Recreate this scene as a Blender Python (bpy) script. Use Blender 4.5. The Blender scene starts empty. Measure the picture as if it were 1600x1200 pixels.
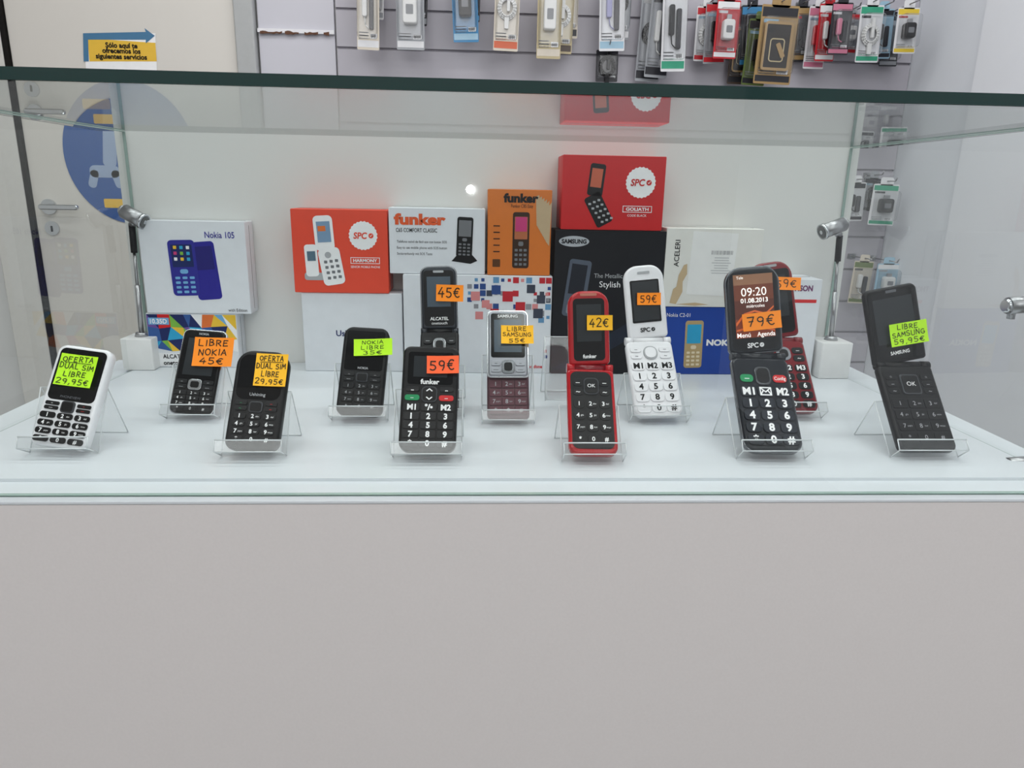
import bpy, math, random
from mathutils import Matrix, Vector
random.seed(7)
scene = bpy.context.scene
scene.view_settings.view_transform = 'Standard'
COL = scene.collection

# ------------------------------------------------------------------ camera
F = 1109.0
CAM = Vector((0, 0, 1.165))
RM = (Matrix.Rotation(math.radians(-3.0), 3, 'Z') @ Matrix.Rotation(math.radians(90 - 15.1), 3, 'X')
      @ Matrix.Rotation(math.radians(1.1), 3, 'Z'))
cd = bpy.data.cameras.new("camera"); cam = bpy.data.objects.new("camera", cd); COL.objects.link(cam)
cd.sensor_width = 36; cd.lens = F / 1600 * 36; cd.clip_start = 0.01
cam.matrix_world = Matrix.Translation(CAM) @ RM.to_4x4()
scene.camera = cam

# survey helpers: measured sight lines -> real world positions on known planes
def ray(u, v): return RM @ Vector(((u - 800) / F, -(v - 600) / F, -1))
def on_plane(P, n, u, v):
    d = ray(u, v); return CAM + d * ((P - CAM).dot(n) / d.dot(n))
def on_z(u, v, z): return on_plane(Vector((0, 0, z)), Vector((0, 0, 1)), u, v)
def on_y(u, v, y): return on_plane(Vector((0, y, 0)), Vector((0, 1, 0)), u, v)

# ------------------------------------------------------------------ materials
def lin(c):
    c = c / 255.0
    return c / 12.92 if c <= 0.04045 else ((c + 0.055) / 1.055) ** 2.4
MATS = {}
def mat(name, rgb, rough=0.5, metal=0.0, var=0.05, scale=60, coat=0.0, emit=0.0, bump=0.0):
    if name in MATS: return MATS[name]
    m = bpy.data.materials.new(name); m.use_nodes = True
    nt = m.node_tree; N = nt.nodes; L = nt.links
    b = N['Principled BSDF']
    c = [lin(x) for x in rgb]
    tc = N.new('ShaderNodeTexCoord'); no = N.new('ShaderNodeTexNoise')
    no.inputs['Scale'].default_value = scale; no.inputs['Detail'].default_value = 3
    L.new(tc.outputs['Object'], no.inputs['Vector'])
    mx = N.new('ShaderNodeMix'); mx.data_type = 'RGBA'
    mx.inputs[6].default_value = [x * (1 - var) for x in c] + [1]
    mx.inputs[7].default_value = [min(1, x * (1 + var)) for x in c] + [1]
    L.new(no.outputs['Fac'], mx.inputs[0]); L.new(mx.outputs[2], b.inputs['Base Color'])
    b.inputs['Roughness'].default_value = rough; b.inputs['Metallic'].default_value = metal
    if metal == 0 and sum(rgb) < 300: b.inputs['Specular IOR Level'].default_value = .28
    b.inputs['Coat Weight'].default_value = coat; b.inputs['Coat Roughness'].default_value = 0.04
    if emit > 0:
        L.new(mx.outputs[2], b.inputs['Emission Color']); b.inputs['Emission Strength'].default_value = emit
    if bump > 0:
        bp = N.new('ShaderNodeBump'); bp.inputs['Strength'].default_value = bump; bp.inputs['Distance'].default_value = 0.001
        L.new(no.outputs['Fac'], bp.inputs['Height']); L.new(bp.outputs['Normal'], b.inputs['Normal'])
    MATS[name] = m
    return m
def glassmat(name, tint, double=True, rough=0.0, base=0.04):
    m = bpy.data.materials.new(name); m.use_nodes = True
    nt = m.node_tree; N = nt.nodes; L = nt.links
    N.remove(N['Principled BSDF']); out = N['Material Output']
    lw = N.new('ShaderNodeLayerWeight'); lw.inputs['Blend'].default_value = 0.5
    def M(op, a, b_):
        n = N.new('ShaderNodeMath'); n.operation = op
        for i, x in enumerate((a, b_)):
            if isinstance(x, (int, float)): n.inputs[i].default_value = x
            else: L.new(x, n.inputs[i])
        return n.outputs[0]
    p = M('POWER', lw.outputs['Facing'], 5.0)
    R = M('ADD', M('MULTIPLY', p, 1 - base), base)
    if double: R = M('DIVIDE', M('MULTIPLY', R, 2.0), M('ADD', R, 1.0))
    t = N.new('ShaderNodeBsdfTransparent'); t.inputs[0].default_value = (*tint, 1)
    g = N.new('ShaderNodeBsdfGlossy'); g.inputs['Roughness'].default_value = rough
    mx = N.new('ShaderNodeMixShader'); L.new(R, mx.inputs[0]); L.new(t.outputs[0], mx.inputs[1]); L.new(g.outputs[0], mx.inputs[2])
    L.new(mx.outputs[0], out.inputs['Surface'])
    return m

WHITE = mat('white_print', (240, 240, 241), .45)
BLACKP = mat('black_print', (12, 12, 14), .5)
GREYP = mat('grey_print', (112, 114, 118), .5)
BLK = mat('black_plastic', (12, 12, 14), .3, var=.1)
BLKM = mat('matte_black_plastic', (14, 15, 17), .42, var=.1)
KEYB = mat('black_key_plastic', (22, 23, 25), .35)
DGR = mat('dark_grey_key_plastic', (64, 66, 70), .3)
SCR = mat('dark_phone_screen', (7, 8, 10), .1, coat=.15)
SCRG = mat('grey_phone_display', (42, 46, 49), .15, coat=.15)
SCRB = mat('blue_grey_phone_display', (70, 84, 96), .15, coat=.15)
WHT = mat('white_phone_plastic', (236, 236, 239), .3, coat=.3)
RED = mat('red_phone_plastic', (175, 6, 20), .22, coat=.5)
DRED = mat('dark_red_phone_plastic', (122, 8, 22), .25, coat=.5)
NAVY = mat('navy_black_plastic', (17, 23, 31), .25, coat=.3)
CHR = mat('chrome', (205, 207, 210), .15, metal=1.0)
STEEL = mat('brushed_steel', (170, 170, 172), .32, metal=1.0)
DCH = mat('dark_chrome', (120, 122, 126), .2, metal=1)
SILV = mat('silver_plastic', (150, 152, 158), .3, metal=.6)
PURP = mat('brown_purple_plastic', (84, 52, 60), .3, metal=.2)
GRNK = mat('green_call_key', (24, 140, 86), .4)
REDK = mat('red_call_key', (205, 35, 38), .4)
LEG = mat('white_key_legend', (245, 245, 245), .5)
LEGG = mat('grey_key_legend', (95, 97, 102), .5)
LEGS = mat('silver_key_legend', (170, 172, 175), .4)
INK = mat('dark_ink', (22, 26, 18), .6)
GLASS = glassmat('clear_case_glass', (0.965, 0.985, 0.977))
GLASST = glassmat('clear_top_glass', (0.84, 0.89, 0.875), base=.07)
GEDGE = mat('green_glass_edge', (2, 46, 42), .12, coat=.5)
GEDL = mat('pale_green_glass_edge', (150, 172, 164), .2)
ACR = glassmat('clear_acrylic', (0.965, 0.97, 0.97), base=0.045, rough=.06)
BLI = glassmat('clear_blister_plastic', (0.95, 0.955, 0.96), base=0.035, rough=.22)
ACRE = mat('acrylic_edge_highlight', (216, 220, 222), .2, coat=.4)  # pale colour paints the bright edge highlight on clear acrylic

# ------------------------------------------------------------------ geometry builder
_tc = {}
def text_geo(s, bold, shear):
    k = (s, bold, shear)
    if k in _tc: return _tc[k]
    c = bpy.data.curves.new('t', 'FONT'); c.body = s; c.size = 1; c.offset = bold; c.shear = shear
    c.resolution_u = 3
    o = bpy.data.objects.new('t', c); COL.objects.link(o)
    dg = bpy.context.evaluated_depsgraph_get(); dg.update()
    me = bpy.data.meshes.new_from_object(o.evaluated_get(dg))
    V = [v.co.copy() for v in me.vertices]; Fc = [tuple(p.vertices) for p in me.polygons]
    bpy.data.objects.remove(o); bpy.data.curves.remove(c); bpy.data.meshes.remove(me)
    x0 = min((v.x for v in V), default=0); x1 = max((v.x for v in V), default=1)
    _tc[k] = (V, Fc, x0, x1)
    return _tc[k]
_h = text_geo('H', 0, 0); CAPH = max(v.y for v in _h[0])

def rrect(w, h, rb, rt, n=5):
    pts = []
    for (cx, cy, r, a0) in ((w/2, h/2, rt, 0), (-w/2, h/2, rt, 90), (-w/2, -h/2, rb, 180), (w/2, -h/2, rb, 270)):
        r = max(min(r, w/2 - 1e-5, h/2 - 1e-5), 1e-5)
        sx = 1 if cx > 0 else -1; sy = 1 if cy > 0 else -1
        for i in range(n + 1):
            a = math.radians(a0 + 90 * i / n)
            pts.append((cx - sx*r + r*math.cos(a), cy - sy*r + r*math.sin(a)))
    return pts

class G:
    def __init__(s): s.v = []; s.f = []; s.m = []; s.sm = []; s.mats = []
    def mi(s, m):
        if m not in s.mats: s.mats.append(m)
        return s.mats.index(m)
    def add(s, V, Fc, m, smooth=False, M=None):
        o = len(s.v); i = s.mi(m)
        for v in V:
            v = Vector(v)
            if M is not None: v = M @ v
            s.v.append(v)
        for k, f in enumerate(Fc):
            s.f.append([o + a for a in f]); s.m.append(i)
            s.sm.append(smooth[k] if isinstance(smooth, list) else smooth)
        return s
    def slab(s, cx, cy, w, h, z0, z1, m, r=0.0, rt=None, b=0.0, rot=0, n=5, M=None):
        if r == 0 and rt is None: n = 1; r = 1e-5
        rt = r if rt is None else rt
        rings = [(0, z0), (0, z1)] if b <= 0 else [(b, z0), (b*.3, z0+b*.3), (0, z0+b), (0, z1-b), (b*.3, z1-b*.3), (b, z1)]
        V = []; ca, sa = math.cos(rot), math.sin(rot)
        for ins, z in rings:
            for x, y in rrect(w-2*ins, h-2*ins, max(r-ins, 1e-5), max(rt-ins, 1e-5), n):
                V.append((cx + x*ca - y*sa, cy + x*sa + y*ca, z))
        K = 4*(n+1); Fc = [list(range(K))[::-1]]; sm = [False]
        for q in range(len(rings)-1):
            for i in range(K):
                j = (i+1) % K
                Fc.append([q*K+i, q*K+j, (q+1)*K+j, (q+1)*K+i]); sm.append(b > 0)
        Fc.append([(len(rings)-1)*K + i for i in range(K)]); sm.append(False)
        return s.add(V, Fc, m, sm, M)
    def box(s, p0, p1, m, M=None):
        x0, y0, z0 = p0; x1, y1, z1 = p1
        V = [(x0,y0,z0),(x1,y0,z0),(x1,y1,z0),(x0,y1,z0),(x0,y0,z1),(x1,y0,z1),(x1,y1,z1),(x0,y1,z1)]
        return s.add(V, [(3,2,1,0),(4,5,6,7),(0,1,5,4),(1,2,6,5),(2,3,7,6),(3,0,4,7)], m, M=M)
    def cyl(s, p0, p1, r0, r1, m, n=20, M=None, caps=True):
        p0 = Vector(p0); p1 = Vector(p1); d = (p1-p0).normalized()
        a = d.orthogonal().normalized(); b = d.cross(a)
        V = []
        for p, r in ((p0, r0), (p1, r1)):
            for i in range(n):
                t = 2*math.pi*i/n; V.append(p + a*(r*math.cos(t)) + b*(r*math.sin(t)))
        Fc = [[i, (i+1) % n, n+(i+1) % n, n+i] for i in range(n)]; sm = [True]*n
        if caps: Fc += [list(range(n))[::-1], list(range(n, 2*n))]; sm += [False, False]
        return s.add(V, Fc, m, sm, M)
    def tube(s, pts, r, m, n=8, M=None):
        for a, b in zip(pts, pts[1:]):
            s.cyl(a, b, r, r, m, n, M)
        return s
    def poly(s, pts, z, m, M=None):
        a = sum(p[0]*q[1]-q[0]*p[1] for p, q in zip(pts, pts[1:]+pts[:1]))
        if a < 0: pts = pts[::-1]
        return s.add([(x, y, z) for x, y in pts], [list(range(len(pts)))], m, M=M)
    def disc(s, cx, cy, r, z0, z1, m, n=32, ry=None, wav=0, M=None):
        ry = ry or r; V = []
        for z in (z0, z1):
            for i in range(n):
                t = 2*math.pi*i/n; k = 1 + (wav if i % 2 else -wav)
                V.append((cx + r*k*math.cos(t), cy + ry*k*math.sin(t), z))
        return s.add(V, [list(range(n))[::-1], list(range(n, 2*n))] + [[i, (i+1) % n, n+(i+1) % n, n+i] for i in range(n)], m, M=M)
    def ring(s, cx, cy, w, h, t, z, m, r=0.0):
        n = 5 if r else 1
        o = rrect(w, h, r, r, n); i_ = rrect(w-2*t, h-2*t, max(r-t, 1e-5), max(r-t, 1e-5), n)
        K = len(o); V = [(cx+x, cy+y, z) for x, y in o] + [(cx+x, cy+y, z) for x, y in i_]
        return s.add(V, [[i, (i+1) % K, K+(i+1) % K, K+i] for i in range(K)], m)
    def text(s, t, cx, cy, h, m, z, align='C', bold=0.0, rot=0, sx=1.0, shear=0.0, maxw=None):
        V, Fc, x0, x1 = text_geo(t, bold, shear); k = h/CAPH
        kx = k*sx
        if maxw and (x1-x0)*kx > maxw: kx = maxw/(x1-x0)
        off = {'C': -(x0+x1)/2, 'L': -x0, 'R': -x1}[align]
        ca, sa = math.cos(rot), math.sin(rot); W = []
        for v in V:
            x = (v.x+off)*kx; y = v.y*k - h/2
            W.append((cx + x*ca - y*sa, cy + x*sa + y*ca, z))
        return s.add(W, Fc, m)
    def mesh(s, name):
        me = bpy.data.meshes.new(name)
        me.from_pydata([tuple(v) for v in s.v], [], s.f)
        for m in s.mats: me.materials.append(m)
        for p, i, q in zip(me.polygons, s.m, s.sm): p.material_index = i; p.use_smooth = q
        me.update(); return me
    def obj(s, name, parent=None, label=None, category=None, M=None):
        return mkobj(name, s.mesh(name), parent, label, category, M)

def mkobj(name, data, parent=None, label=None, category=None, M=None):
    o = bpy.data.objects.new(name, data); COL.objects.link(o)
    if parent is not None: o.parent = parent
    if M is not None: o.matrix_local = M
    if label: o['label'] = label
    if category: o['category'] = category
    return o
def root(name, M, label, category, group=None):
    o = mkobj(name, None, None, label, category); o.empty_display_size = .02
    o.matrix_world = M
    if group: o['group'] = group
    return o

def frame(P, X, Y, Z):
    M = Matrix.Identity(4)
    for i in range(3):
        M[i][0] = X[i]; M[i][1] = Y[i]; M[i][2] = Z[i]; M[i][3] = P[i]
    return M

# ------------------------------------------------------------------ handwriting strokes
def arc(cx, cy, rx, ry, a0, a1, n=9):
    return [(cx+rx*math.cos(math.radians(a0+(a1-a0)*i/n)), cy+ry*math.sin(math.radians(a0+(a1-a0)*i/n))) for i in range(n+1)]
GL = {
 'O': [arc(.3,.5,.28,.46,100,455,14)], '0': [arc(.28,.5,.25,.48,80,440,14)],
 'F': [[(.05,0),(.08,1),(.52,.98)],[(.07,.52),(.42,.54)]],
 'E': [[(.52,.97),(.1,1),(.06,.0),(.52,.04)],[(.08,.52),(.42,.54)]],
 'R': [[(.08,0),(.06,1)]+arc(.2,.74,.3,.25,80,-90,8)+[(.55,.0)]],
 'T': [[(.0,1),(.6,.97)],[(.3,.98),(.28,0)]],
 'A': [[(.0,0),(.3,1),(.56,0)],[(.1,.36),(.48,.36)]],
 'D': [[(.08,0),(.08,1)]+arc(.1,.5,.45,.49,85,-85,9)+[(.04,.02)]],
 'U': [[(.05,1),(.06,.3)]+arc(.3,.27,.24,.26,190,350,7)+[(.55,1)]],
 'L': [[(.08,1),(.06,.03),(.5,.0)]],
 'S': [arc(.32,.75,.24,.23,40,250,7)+arc(.28,.26,.26,.25,70,-150,8)],
 'I': [[(.12,1),(.1,0)]], 'i': [[(.12,.72),(.1,0)],[(.12,1.0),(.13,.9)]],
 'M': [[(.0,0),(.1,1),(.32,.35),(.56,1),(.62,0)]],
 'B': [[(.08,0),(.08,1)]+arc(.15,.76,.3,.23,85,-80,7)+arc(.15,.27,.38,.26,80,-90,8)+[(.06,.0)]],
 'N': [[(.05,0),(.08,1),(.5,.02),(.54,1)]],
 'K': [[(.07,0),(.07,1)],[(.52,.98),(.1,.5),(.54,.0)]],
 'G': [arc(.32,.5,.29,.48,50,330,10)+[(.56,.46),(.32,.46)]],
 '2': [arc(.28,.73,.24,.26,165,-20,7)+[(.06,.02),(.55,.04)]],
 '9': [arc(.28,.72,.22,.26,10,370,10)+[(.46,.3),(.34,0)]],
 '5': [[(.5,.98),(.12,.98),(.09,.58)]+arc(.25,.31,.26,.29,90,-140,8)],
 '4': [[(.36,1),(.02,.36),(.56,.38)],[(.42,.62),(.38,0)]],
 '3': [arc(.25,.75,.22,.23,140,-80,7)+arc(.25,.27,.26,.26,80,-140,8)],
 '7': [[(.03,.96),(.53,.98),(.22,0)],[(.14,.5),(.46,.52)]],
 ',': [[(.14,.1),(.06,-.14)]], ' ': [],
 'C': [arc(.34,.5,.3,.48,50,310,10)],
 '€': [arc(.38,.5,.28,.47,55,305,10),[(.0,.6),(.42,.62)],[(.0,.42),(.38,.43)]],
}
def handwrite(g, s, cx, cy, h, w, m, z, th=.1):
    adv = [(.34 if c in ',iI ' else .72) for c in s]
    tot = sum(adv); kx = w/tot; x = cx - w/2
    slope = random.uniform(-.03, .05)
    for c, a in zip(s, adv):
        jy = random.uniform(-.06, .06)*h + (x-cx)*slope; jr = random.uniform(.9, 1.08)
        for st in GL.get(c, []):
            P = [(x + p[0]*kx*.96, cy - h/2 + p[1]*h*jr + jy) for p in st]
            t = th*h*.5
            for (ax, ay), (bx, by) in zip(P, P[1:]):
                dx, dy = bx-ax, by-ay; l = math.hypot(dx, dy) or 1e-6
                nx, ny = -dy/l*t, dx/l*t; ex, ey = dx/l*t*.7, dy/l*t*.7
                g.poly([(ax+nx-ex, ay+ny-ey), (ax-nx-ex, ay-ny-ey), (bx-nx+ex, by-ny+ey), (bx+nx+ex, by+ny+ey)], z, m)
        x += a*kx

# ------------------------------------------------------------------ case measurements
ZS = 0.90
yF = on_z(800, 770, ZS).y
yLedge = on_z(800, 777, ZS).y
yLin = on_z(800, 747, ZS).y
ZT = on_y(800, 145, yF-.006).z
ZT2 = on_y(800, 125, yF-.006).z
yb = on_z(550, 580, ZS).y
yB = yb + .055
def side_x(u0, v0, u1, v1):
    a = on_z(u0, v0, ZS); b = on_y(u1, v1, yB)
    k = (b.x-a.x)/(b.y-a.y)
    return b.x + k*(yF-b.y), b.x
xLf, xLb = side_x(0, 672, 190, 192)
xRf, xRb = side_x(1600, 718, 1333, 221)

# ------------------------------------------------------------------ room
yW = 2.62
XL, XR = -2.6, on_y(1424, 60, yW).x
wallm = mat('painted_wall', (214, 214, 213), .7, scale=8, var=.02)
wallr = mat('cool_painted_wall', (222, 226, 231), .7, scale=8, var=.02)
def struct(name, p0, p1, m):
    o = G().box(p0, p1, m).obj(name); o['kind'] = 'structure'; return o
struct('floor', (XL-.1, -3, -.1), (XR+.1, yW+.1, 0), mat('floor_tile', (110, 107, 103), .6, scale=5))
struct('ceiling', (XL-.1, -3, 2.8), (XR+.1, yW+.1, 2.9), mat('ceiling_paint', (225, 225, 225), .8))
struct('wall_back', (XL-.1, yW, 0), (XR+.1, yW+.1, 2.8), wallm)
struct('wall_left', (XL-.1, -3, 0), (XL, yW, 2.8), wallm)
struct('wall_right', (XR, -3, 0), (XR+.1, yW, 2.8), wallr)
py = on_plane(Vector((XR-.015, 0, 0)), Vector((1, 0, 0)), 1532, 60).y
struct('trim_4', (XR-.015, py-.9, 0), (XR-.0005, py, 2.8), mat('pale_pilaster_paint', (230, 233, 237), .6, scale=8, var=.02))

# door
doorm = mat('cream_door_laminate', (212, 208, 201), .45, scale=6, var=.015)
dx0 = on_y(62, 325, yW).x; dx1 = on_y(372, 50, yW).x
d = G(); d.slab((dx0+dx1)/2, 1.03, dx1-dx0, 2.04, 0, .03, doorm, r=.002, b=.003)
Md = frame((0, yW-.001, 0), (1,0,0), (0,0,1), (0,-1,0))
door = d.obj('door_1', M=Md); door['kind'] = 'structure'
gap = mat('dark_door_gap', (14, 10, 9), .8)
a = G(); a.slab(dx0-.0095, 1.03, .015, 2.06, 0, .0405, gap); a.obj('door_gap_shade', M=Md)['kind'] = 'structure'  # dark strip painted in place of the shade in the door gap
a = G(); a.slab(dx0-.077, 1.05, .118, 2.1, 0, .04, mat('white_door_frame', (210, 208, 203), .5), r=.004, b=.004); a.obj('trim_2', M=Md)['kind'] = 'structure'
a = G(); a.slab(dx1+.035, 1.05, .062, 2.1, 0, .05, mat('grey_door_frame', (170, 172, 172), .4), r=.004, b=.004); a.obj('trim_3', M=Md)['kind'] = 'structure'
hp = on_y(78, 323, yW-.03); hl = Vector((hp.x, hp.z, .031))
h = G(); h.disc(hl.x, hl.y, .026, .03, .038, CHR, 24)
h.cyl((hl.x, hl.y, .036), (hl.x, hl.y, .075), .009, .009, CHR)
h.slab(hl.x+.055, hl.y, .13, .018, .068, .084, CHR, r=.008, b=.004)
h.obj('handle', door, label='brushed metal lever handle')
h = G(); h.disc(hl.x, hl.y-.072, .024, .03, .037, CHR, 24); h.slab(hl.x, hl.y-.074, .006, .02, .037, .0385, BLKM, r=.002)
h.obj('lock_cylinder', door)

# slatwall
slm = mat('lavender_grey_slatwall', (178, 175, 183), .45, scale=5, var=.02)
sx0 = on_y(528, 60, yW).x; sx1 = XR-.002
pitch = .118
prof2 = [(yW-.022, .12)]
z = .2
while z < 2.55:
    prof2 += [(yW-.022, z), (yW-.011, z), (yW-.011, z+.008), (yW-.022, z+.008)]
    z += pitch
prof2 += [(yW-.022, 2.6), (yW-.001, 2.6), (yW-.001, .12)]
def extr(g, prof, x0, x1, m):
    K = len(prof)
    g.add([(x0, y, z) for y, z in prof]+[(x1, y, z) for y, z in prof],
          [[i, (i+1) % K, K+(i+1) % K, K+i][::-1] for i in range(K)] + [list(range(K)), list(range(K, 2*K))[::-1]], m)
g = G(); extr(g, prof2, sx0, sx1, slm)
g.obj('slatwall_panel', label='pale lavender grooved slatwall panel with hanging accessories', category='wall panel')
g = G(); px0 = dx1+.07
g.slab((px0+sx0)/2-.002, 1.3, sx0-px0-.008, 2.4, .001, .02, mat('pale_lavender_board', (196, 195, 203), .45, scale=6, var=.02), r=.002, b=.002)
zz = on_y(470, 50, yW-.02).z
g.slab((px0+sx0)/2-.002, zz, sx0-px0-.008, .012, .02, .03, mat('white_rail', (225, 225, 228), .4))
wm = mat('worn_chipboard_edge', (96, 66, 50), .8, var=.5, scale=90)
x = px0+.01; pts = []; bot = []
while x < sx0-.02:
    pts.append((x, zz-.002+random.uniform(-.003, .003))); bot.append((x, zz-.0085+random.uniform(-.003, .002))); x += .009
for i in range(len(pts)-1):
    if random.random() < .82: g.poly([pts[i], pts[i+1], bot[i+1], bot[i]], .0308, wm)
g.obj('wall_board', label='pale lavender wall board with worn chipboard rail', category='wall panel', M=Md)

# ------------------------------------------------------------------ poster and round decal on door
yP = yW-.0325
def px_frame(y): return frame((0, y, 0), (1,0,0), (0,0,1), (0,-1,0))
def P2(u, v, y): p = on_y(u, v, y); return (p.x, p.z)
MP = px_frame(yP)
YEL = mat('yellow_poster', (228, 184, 60), .5); BLU = mat('steel_blue_poster', (66, 116, 152), .5); BLU2 = mat('blue_decal', (48, 88, 152), .5)
r_ = root('poster', MP, 'yellow and blue services poster stuck on the cream door', 'poster')
p = G()
p.poly([P2(130,52,yP), P2(243,52,yP), P2(246,128,yP), P2(136,128,yP)], .0004, WHITE)
p.poly([P2(137,60,yP), P2(243,67,yP), P2(245,96,yP), P2(140,96,yP)], .0008, YEL)
p.poly([P2(130,52,yP), P2(228,50,yP), P2(226,44,yP), P2(242,56,yP), P2(228,68,yP), P2(228,62,yP), P2(138,62,yP), P2(139,96,yP), P2(131,96,yP)], .0012, BLU)
p.obj('poster_sheet', r_)
p = G()
for i, (t, vv, wpx) in enumerate((('Sólo aquí te', 71, 56), ('ofrecemos los', 79.5, 64), ('siguientes servicios', 88.5, 96))):
    c = P2(190, vv, yP); p.text(t, c[0], c[1], .0145, BLACKP, .0018, bold=.035, maxw=wpx*yP/F*.98)
p.obj('poster_lettering', r_)
c0 = P2(203, 240, yP)
r_ = root('wall_decal', frame((c0[0], yP, c0[1]), (1,0,0), (0,0,1), (0,-1,0)), 'round blue decal with yellow tags and game console picture', 'decal')
R0 = 91*yP/F/.97
p = G(); p.disc(0, 0, R0, 0, .001, BLU2, 64, ry=R0*1.07)
p.obj('decal_sheet', r_)
p = G(); PB = mat('pale_blue_print', (150, 168, 196), .5)
p.slab(-.09, .155, .09, .032, .001, .0016, YEL, r=.004); p.slab(-.05, -.165, .11, .03, .001, .0016, YEL, r=.004)
p.slab(-.06, .05, .045, .19, .001, .0015, PB, r=.015, rot=-.12)
p.slab(-.09, -.06, .10, .04, .0015, .002, PB, r=.018)
p.slab(-.13, -.085, .028, .06, .0015, .002, PB, r=.013, rot=-.3); p.slab(-.05, -.085, .028, .06, .0015, .002, PB, r=.013, rot=.3)
p.obj('decal_artwork', r_)

# ------------------------------------------------------------------ hanging accessory packs
def cm(name, rgb): return mat(name, rgb, .4, coat=.2)
PC = {'cream': cm('cream_card', (206, 196, 180)), 'white': cm('white_card', (218, 218, 220)), 'grey': cm('grey_card', (150, 153, 158)),
      'blue': cm('blue_card', (40, 120, 168)), 'orange': cm('orange_card', (205, 88, 42)), 'beige': cm('beige_card', (178, 163, 124)),
      'red': cm('red_card', (185, 34, 44)), 'brown': cm('brown_card', (72, 58, 48)), 'gold': cm('gold_card', (156, 126, 78)),
      'green': cm('green_card', (40, 150, 116)), 'dark': cm('dark_card', (38, 38, 44)), 'yellow': cm('yellow_card', (220, 190, 50)),
      'lime': cm('olive_card', (96, 112, 62)), 'pink': cm('pink_card', (190, 110, 135)), 'sky': cm('sky_card', (150, 185, 205))}
rp = random.Random(3)
def pack(u0, v0, u1, v1, y, card, acc, kind, pm, label, rot=None):
    a = on_y(u0, (v0+v1)/2, y); b = on_y(u1, (v0+v1)/2, y); t = on_y((u0+u1)/2, v0, y); bt = on_y((u0+u1)/2, v1, y)
    w = b.x-a.x; h = t.z-bt.z
    rot = rp.uniform(-.05, .05) if rot is None else rot
    M = frame((t.x, y, t.z), (1,0,0), (0,0,1), (0,-1,0)) @ Matrix.Rotation(rot, 4, 'Z')
    r = root('accessory_pack', M, label, 'phone accessory', 'blister packs hanging on the slatwall')
    g = G(); g.slab(0, -h/2, w, h, -.001, .0005, PC[card], r=.004)
    g.slab(0, .008, w*.5, .03, -.001, .0005, PC[card], r=.008)
    g.slab(0, -h*.09, w*.94, h*.12, .0005, .001, PC[acc]); g.slab(0, -h*.93, w*.94, h*.08, .0005, .001, PC[acc])
    g.slab(-w*.22, -h*.2, w*.4, h*.045, .0005, .001, PC[rp.choice(('dark','grey','red','sky','white'))])
    g.slab(w*.25, -h*.84, w*.3, h*.06, .0005, .001, WHITE)
    for i in range(6): g.slab(w*(.14+.04*i), -h*.84, w*.015, h*.045, .001, .0013, BLACKP)
    for i in range(3): g.slab(-w*.2, -h*(.8+.035*i), w*.42, h*.012, .0005, .001, GREYP)
    g.obj('card', r)
    g = G(); cy = -h*.52
    if kind == 'adapter':
        g.slab(0, cy, w*.5, h*.34, .001, .028, pm, r=.008, b=.004); g.slab(0, cy+h*.21, w*.2, h*.1, .008, .018, STEEL, r=.002, b=.001)
        g.slab(0, cy, w*.26, h*.12, .028, .0285, GREYP, r=.003)
    elif kind == 'cable':
        for k, rr in enumerate((.36, .31, .26)):
            pts = [(rr*w*math.cos(t), cy + rr*w*1.15*math.sin(t), .006+.003*k) for t in [i*math.pi/10 for i in range(21)]]
            g.tube(pts, .0028, pm, 6)
        g.slab(0, cy-.36*w*1.15-.01, .014, .035, .002, .012, pm, r=.003, b=.001)
        g.slab(.004, cy+.02, .01, .06, .004, .014, pm, r=.003, b=.001)
    elif kind == 'case':
        g.ring(0, cy, w*.78, h*.62, w*.07, .009, PC['gold'], r=.012); g.slab(0, cy, w*.76, h*.6, .001, .008, pm, r=.012, b=.002)
        g.disc(-w*.2, cy+h*.2, w*.07, .008, .0095, BLKM, 16); g.ring(0, cy-h*.05, w*.4, h*.3, w*.03, .0085, PC['beige'], r=.01)
        g.slab(w*.1, cy-h*.05, w*.12, h*.2, .008, .0095, PC['gold'], r=.004, rot=.5)
    else:
        g.slab(-w*.14, cy+h*.05, w*.22, h*.32, .001, .016, pm, r=.006, b=.003); g.slab(w*.16, cy-h*.04, w*.2, h*.42, .001, .013, PC['dark'], r=.005, b=.003)
        g.tube([(-w*.14, cy-h*.1, .008), (-w*.1, cy-h*.2, .009), (w*.05, cy-h*.24, .009), (w*.16, cy-h*.2, .009)], .002, pm, 6)
    g.obj('product', r)
    g = G(); g.slab(0, cy, w*.9, h*.72, .001, .033, BLI, r=.01, b=.007); g.obj('blister', r, label='clear plastic blister')
    hz = t.z+.010
    hk = G(); hk.tube([(t.x, yW-.02, hz), (t.x, y-.05, hz), (t.x, y-.058, hz+.012)], .002, STEEL, 8)
    hk.slab(t.x, hz, .03, .018, 0, .004, STEEL, r=.002, M=px_frame(yW-.0215))
    o = hk.obj('display_hook', label='steel wire hook holding an accessory pack', category='hook'); o['group'] = 'hooks on the slatwall'
WP = mat('white_accessory', (214, 214, 212), .35); DP = mat('dark_accessory', (20, 20, 24), .35); LIL = mat('lilac_accessory', (140, 140, 180), .4)
pack(557, -60, 592, 78, 2.50, 'cream', 'white', 'duo', WP, 'cream card pack with small accessory on a hook')
pack(566, -70, 600, 30, 2.55, 'white', 'grey', 'duo', DP, 'white pack hanging behind a cream one')
pack(618, -50, 662, 78, 2.50, 'grey', 'white', 'adapter', WP, 'grey and white charger pack on a hook')
pack(638, -70, 670, 40, 2.55, 'dark', 'grey', 'duo', DP, 'dark pack hanging behind a grey one')
pack(704, -60, 744, 66, 2.50, 'blue', 'sky', 'adapter', DP, 'blue card pack with dark accessory on a hook')
pack(720, -60, 752, 34, 2.55, 'dark', 'blue', 'duo', DP, 'dark and blue pack hanging behind')
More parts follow.
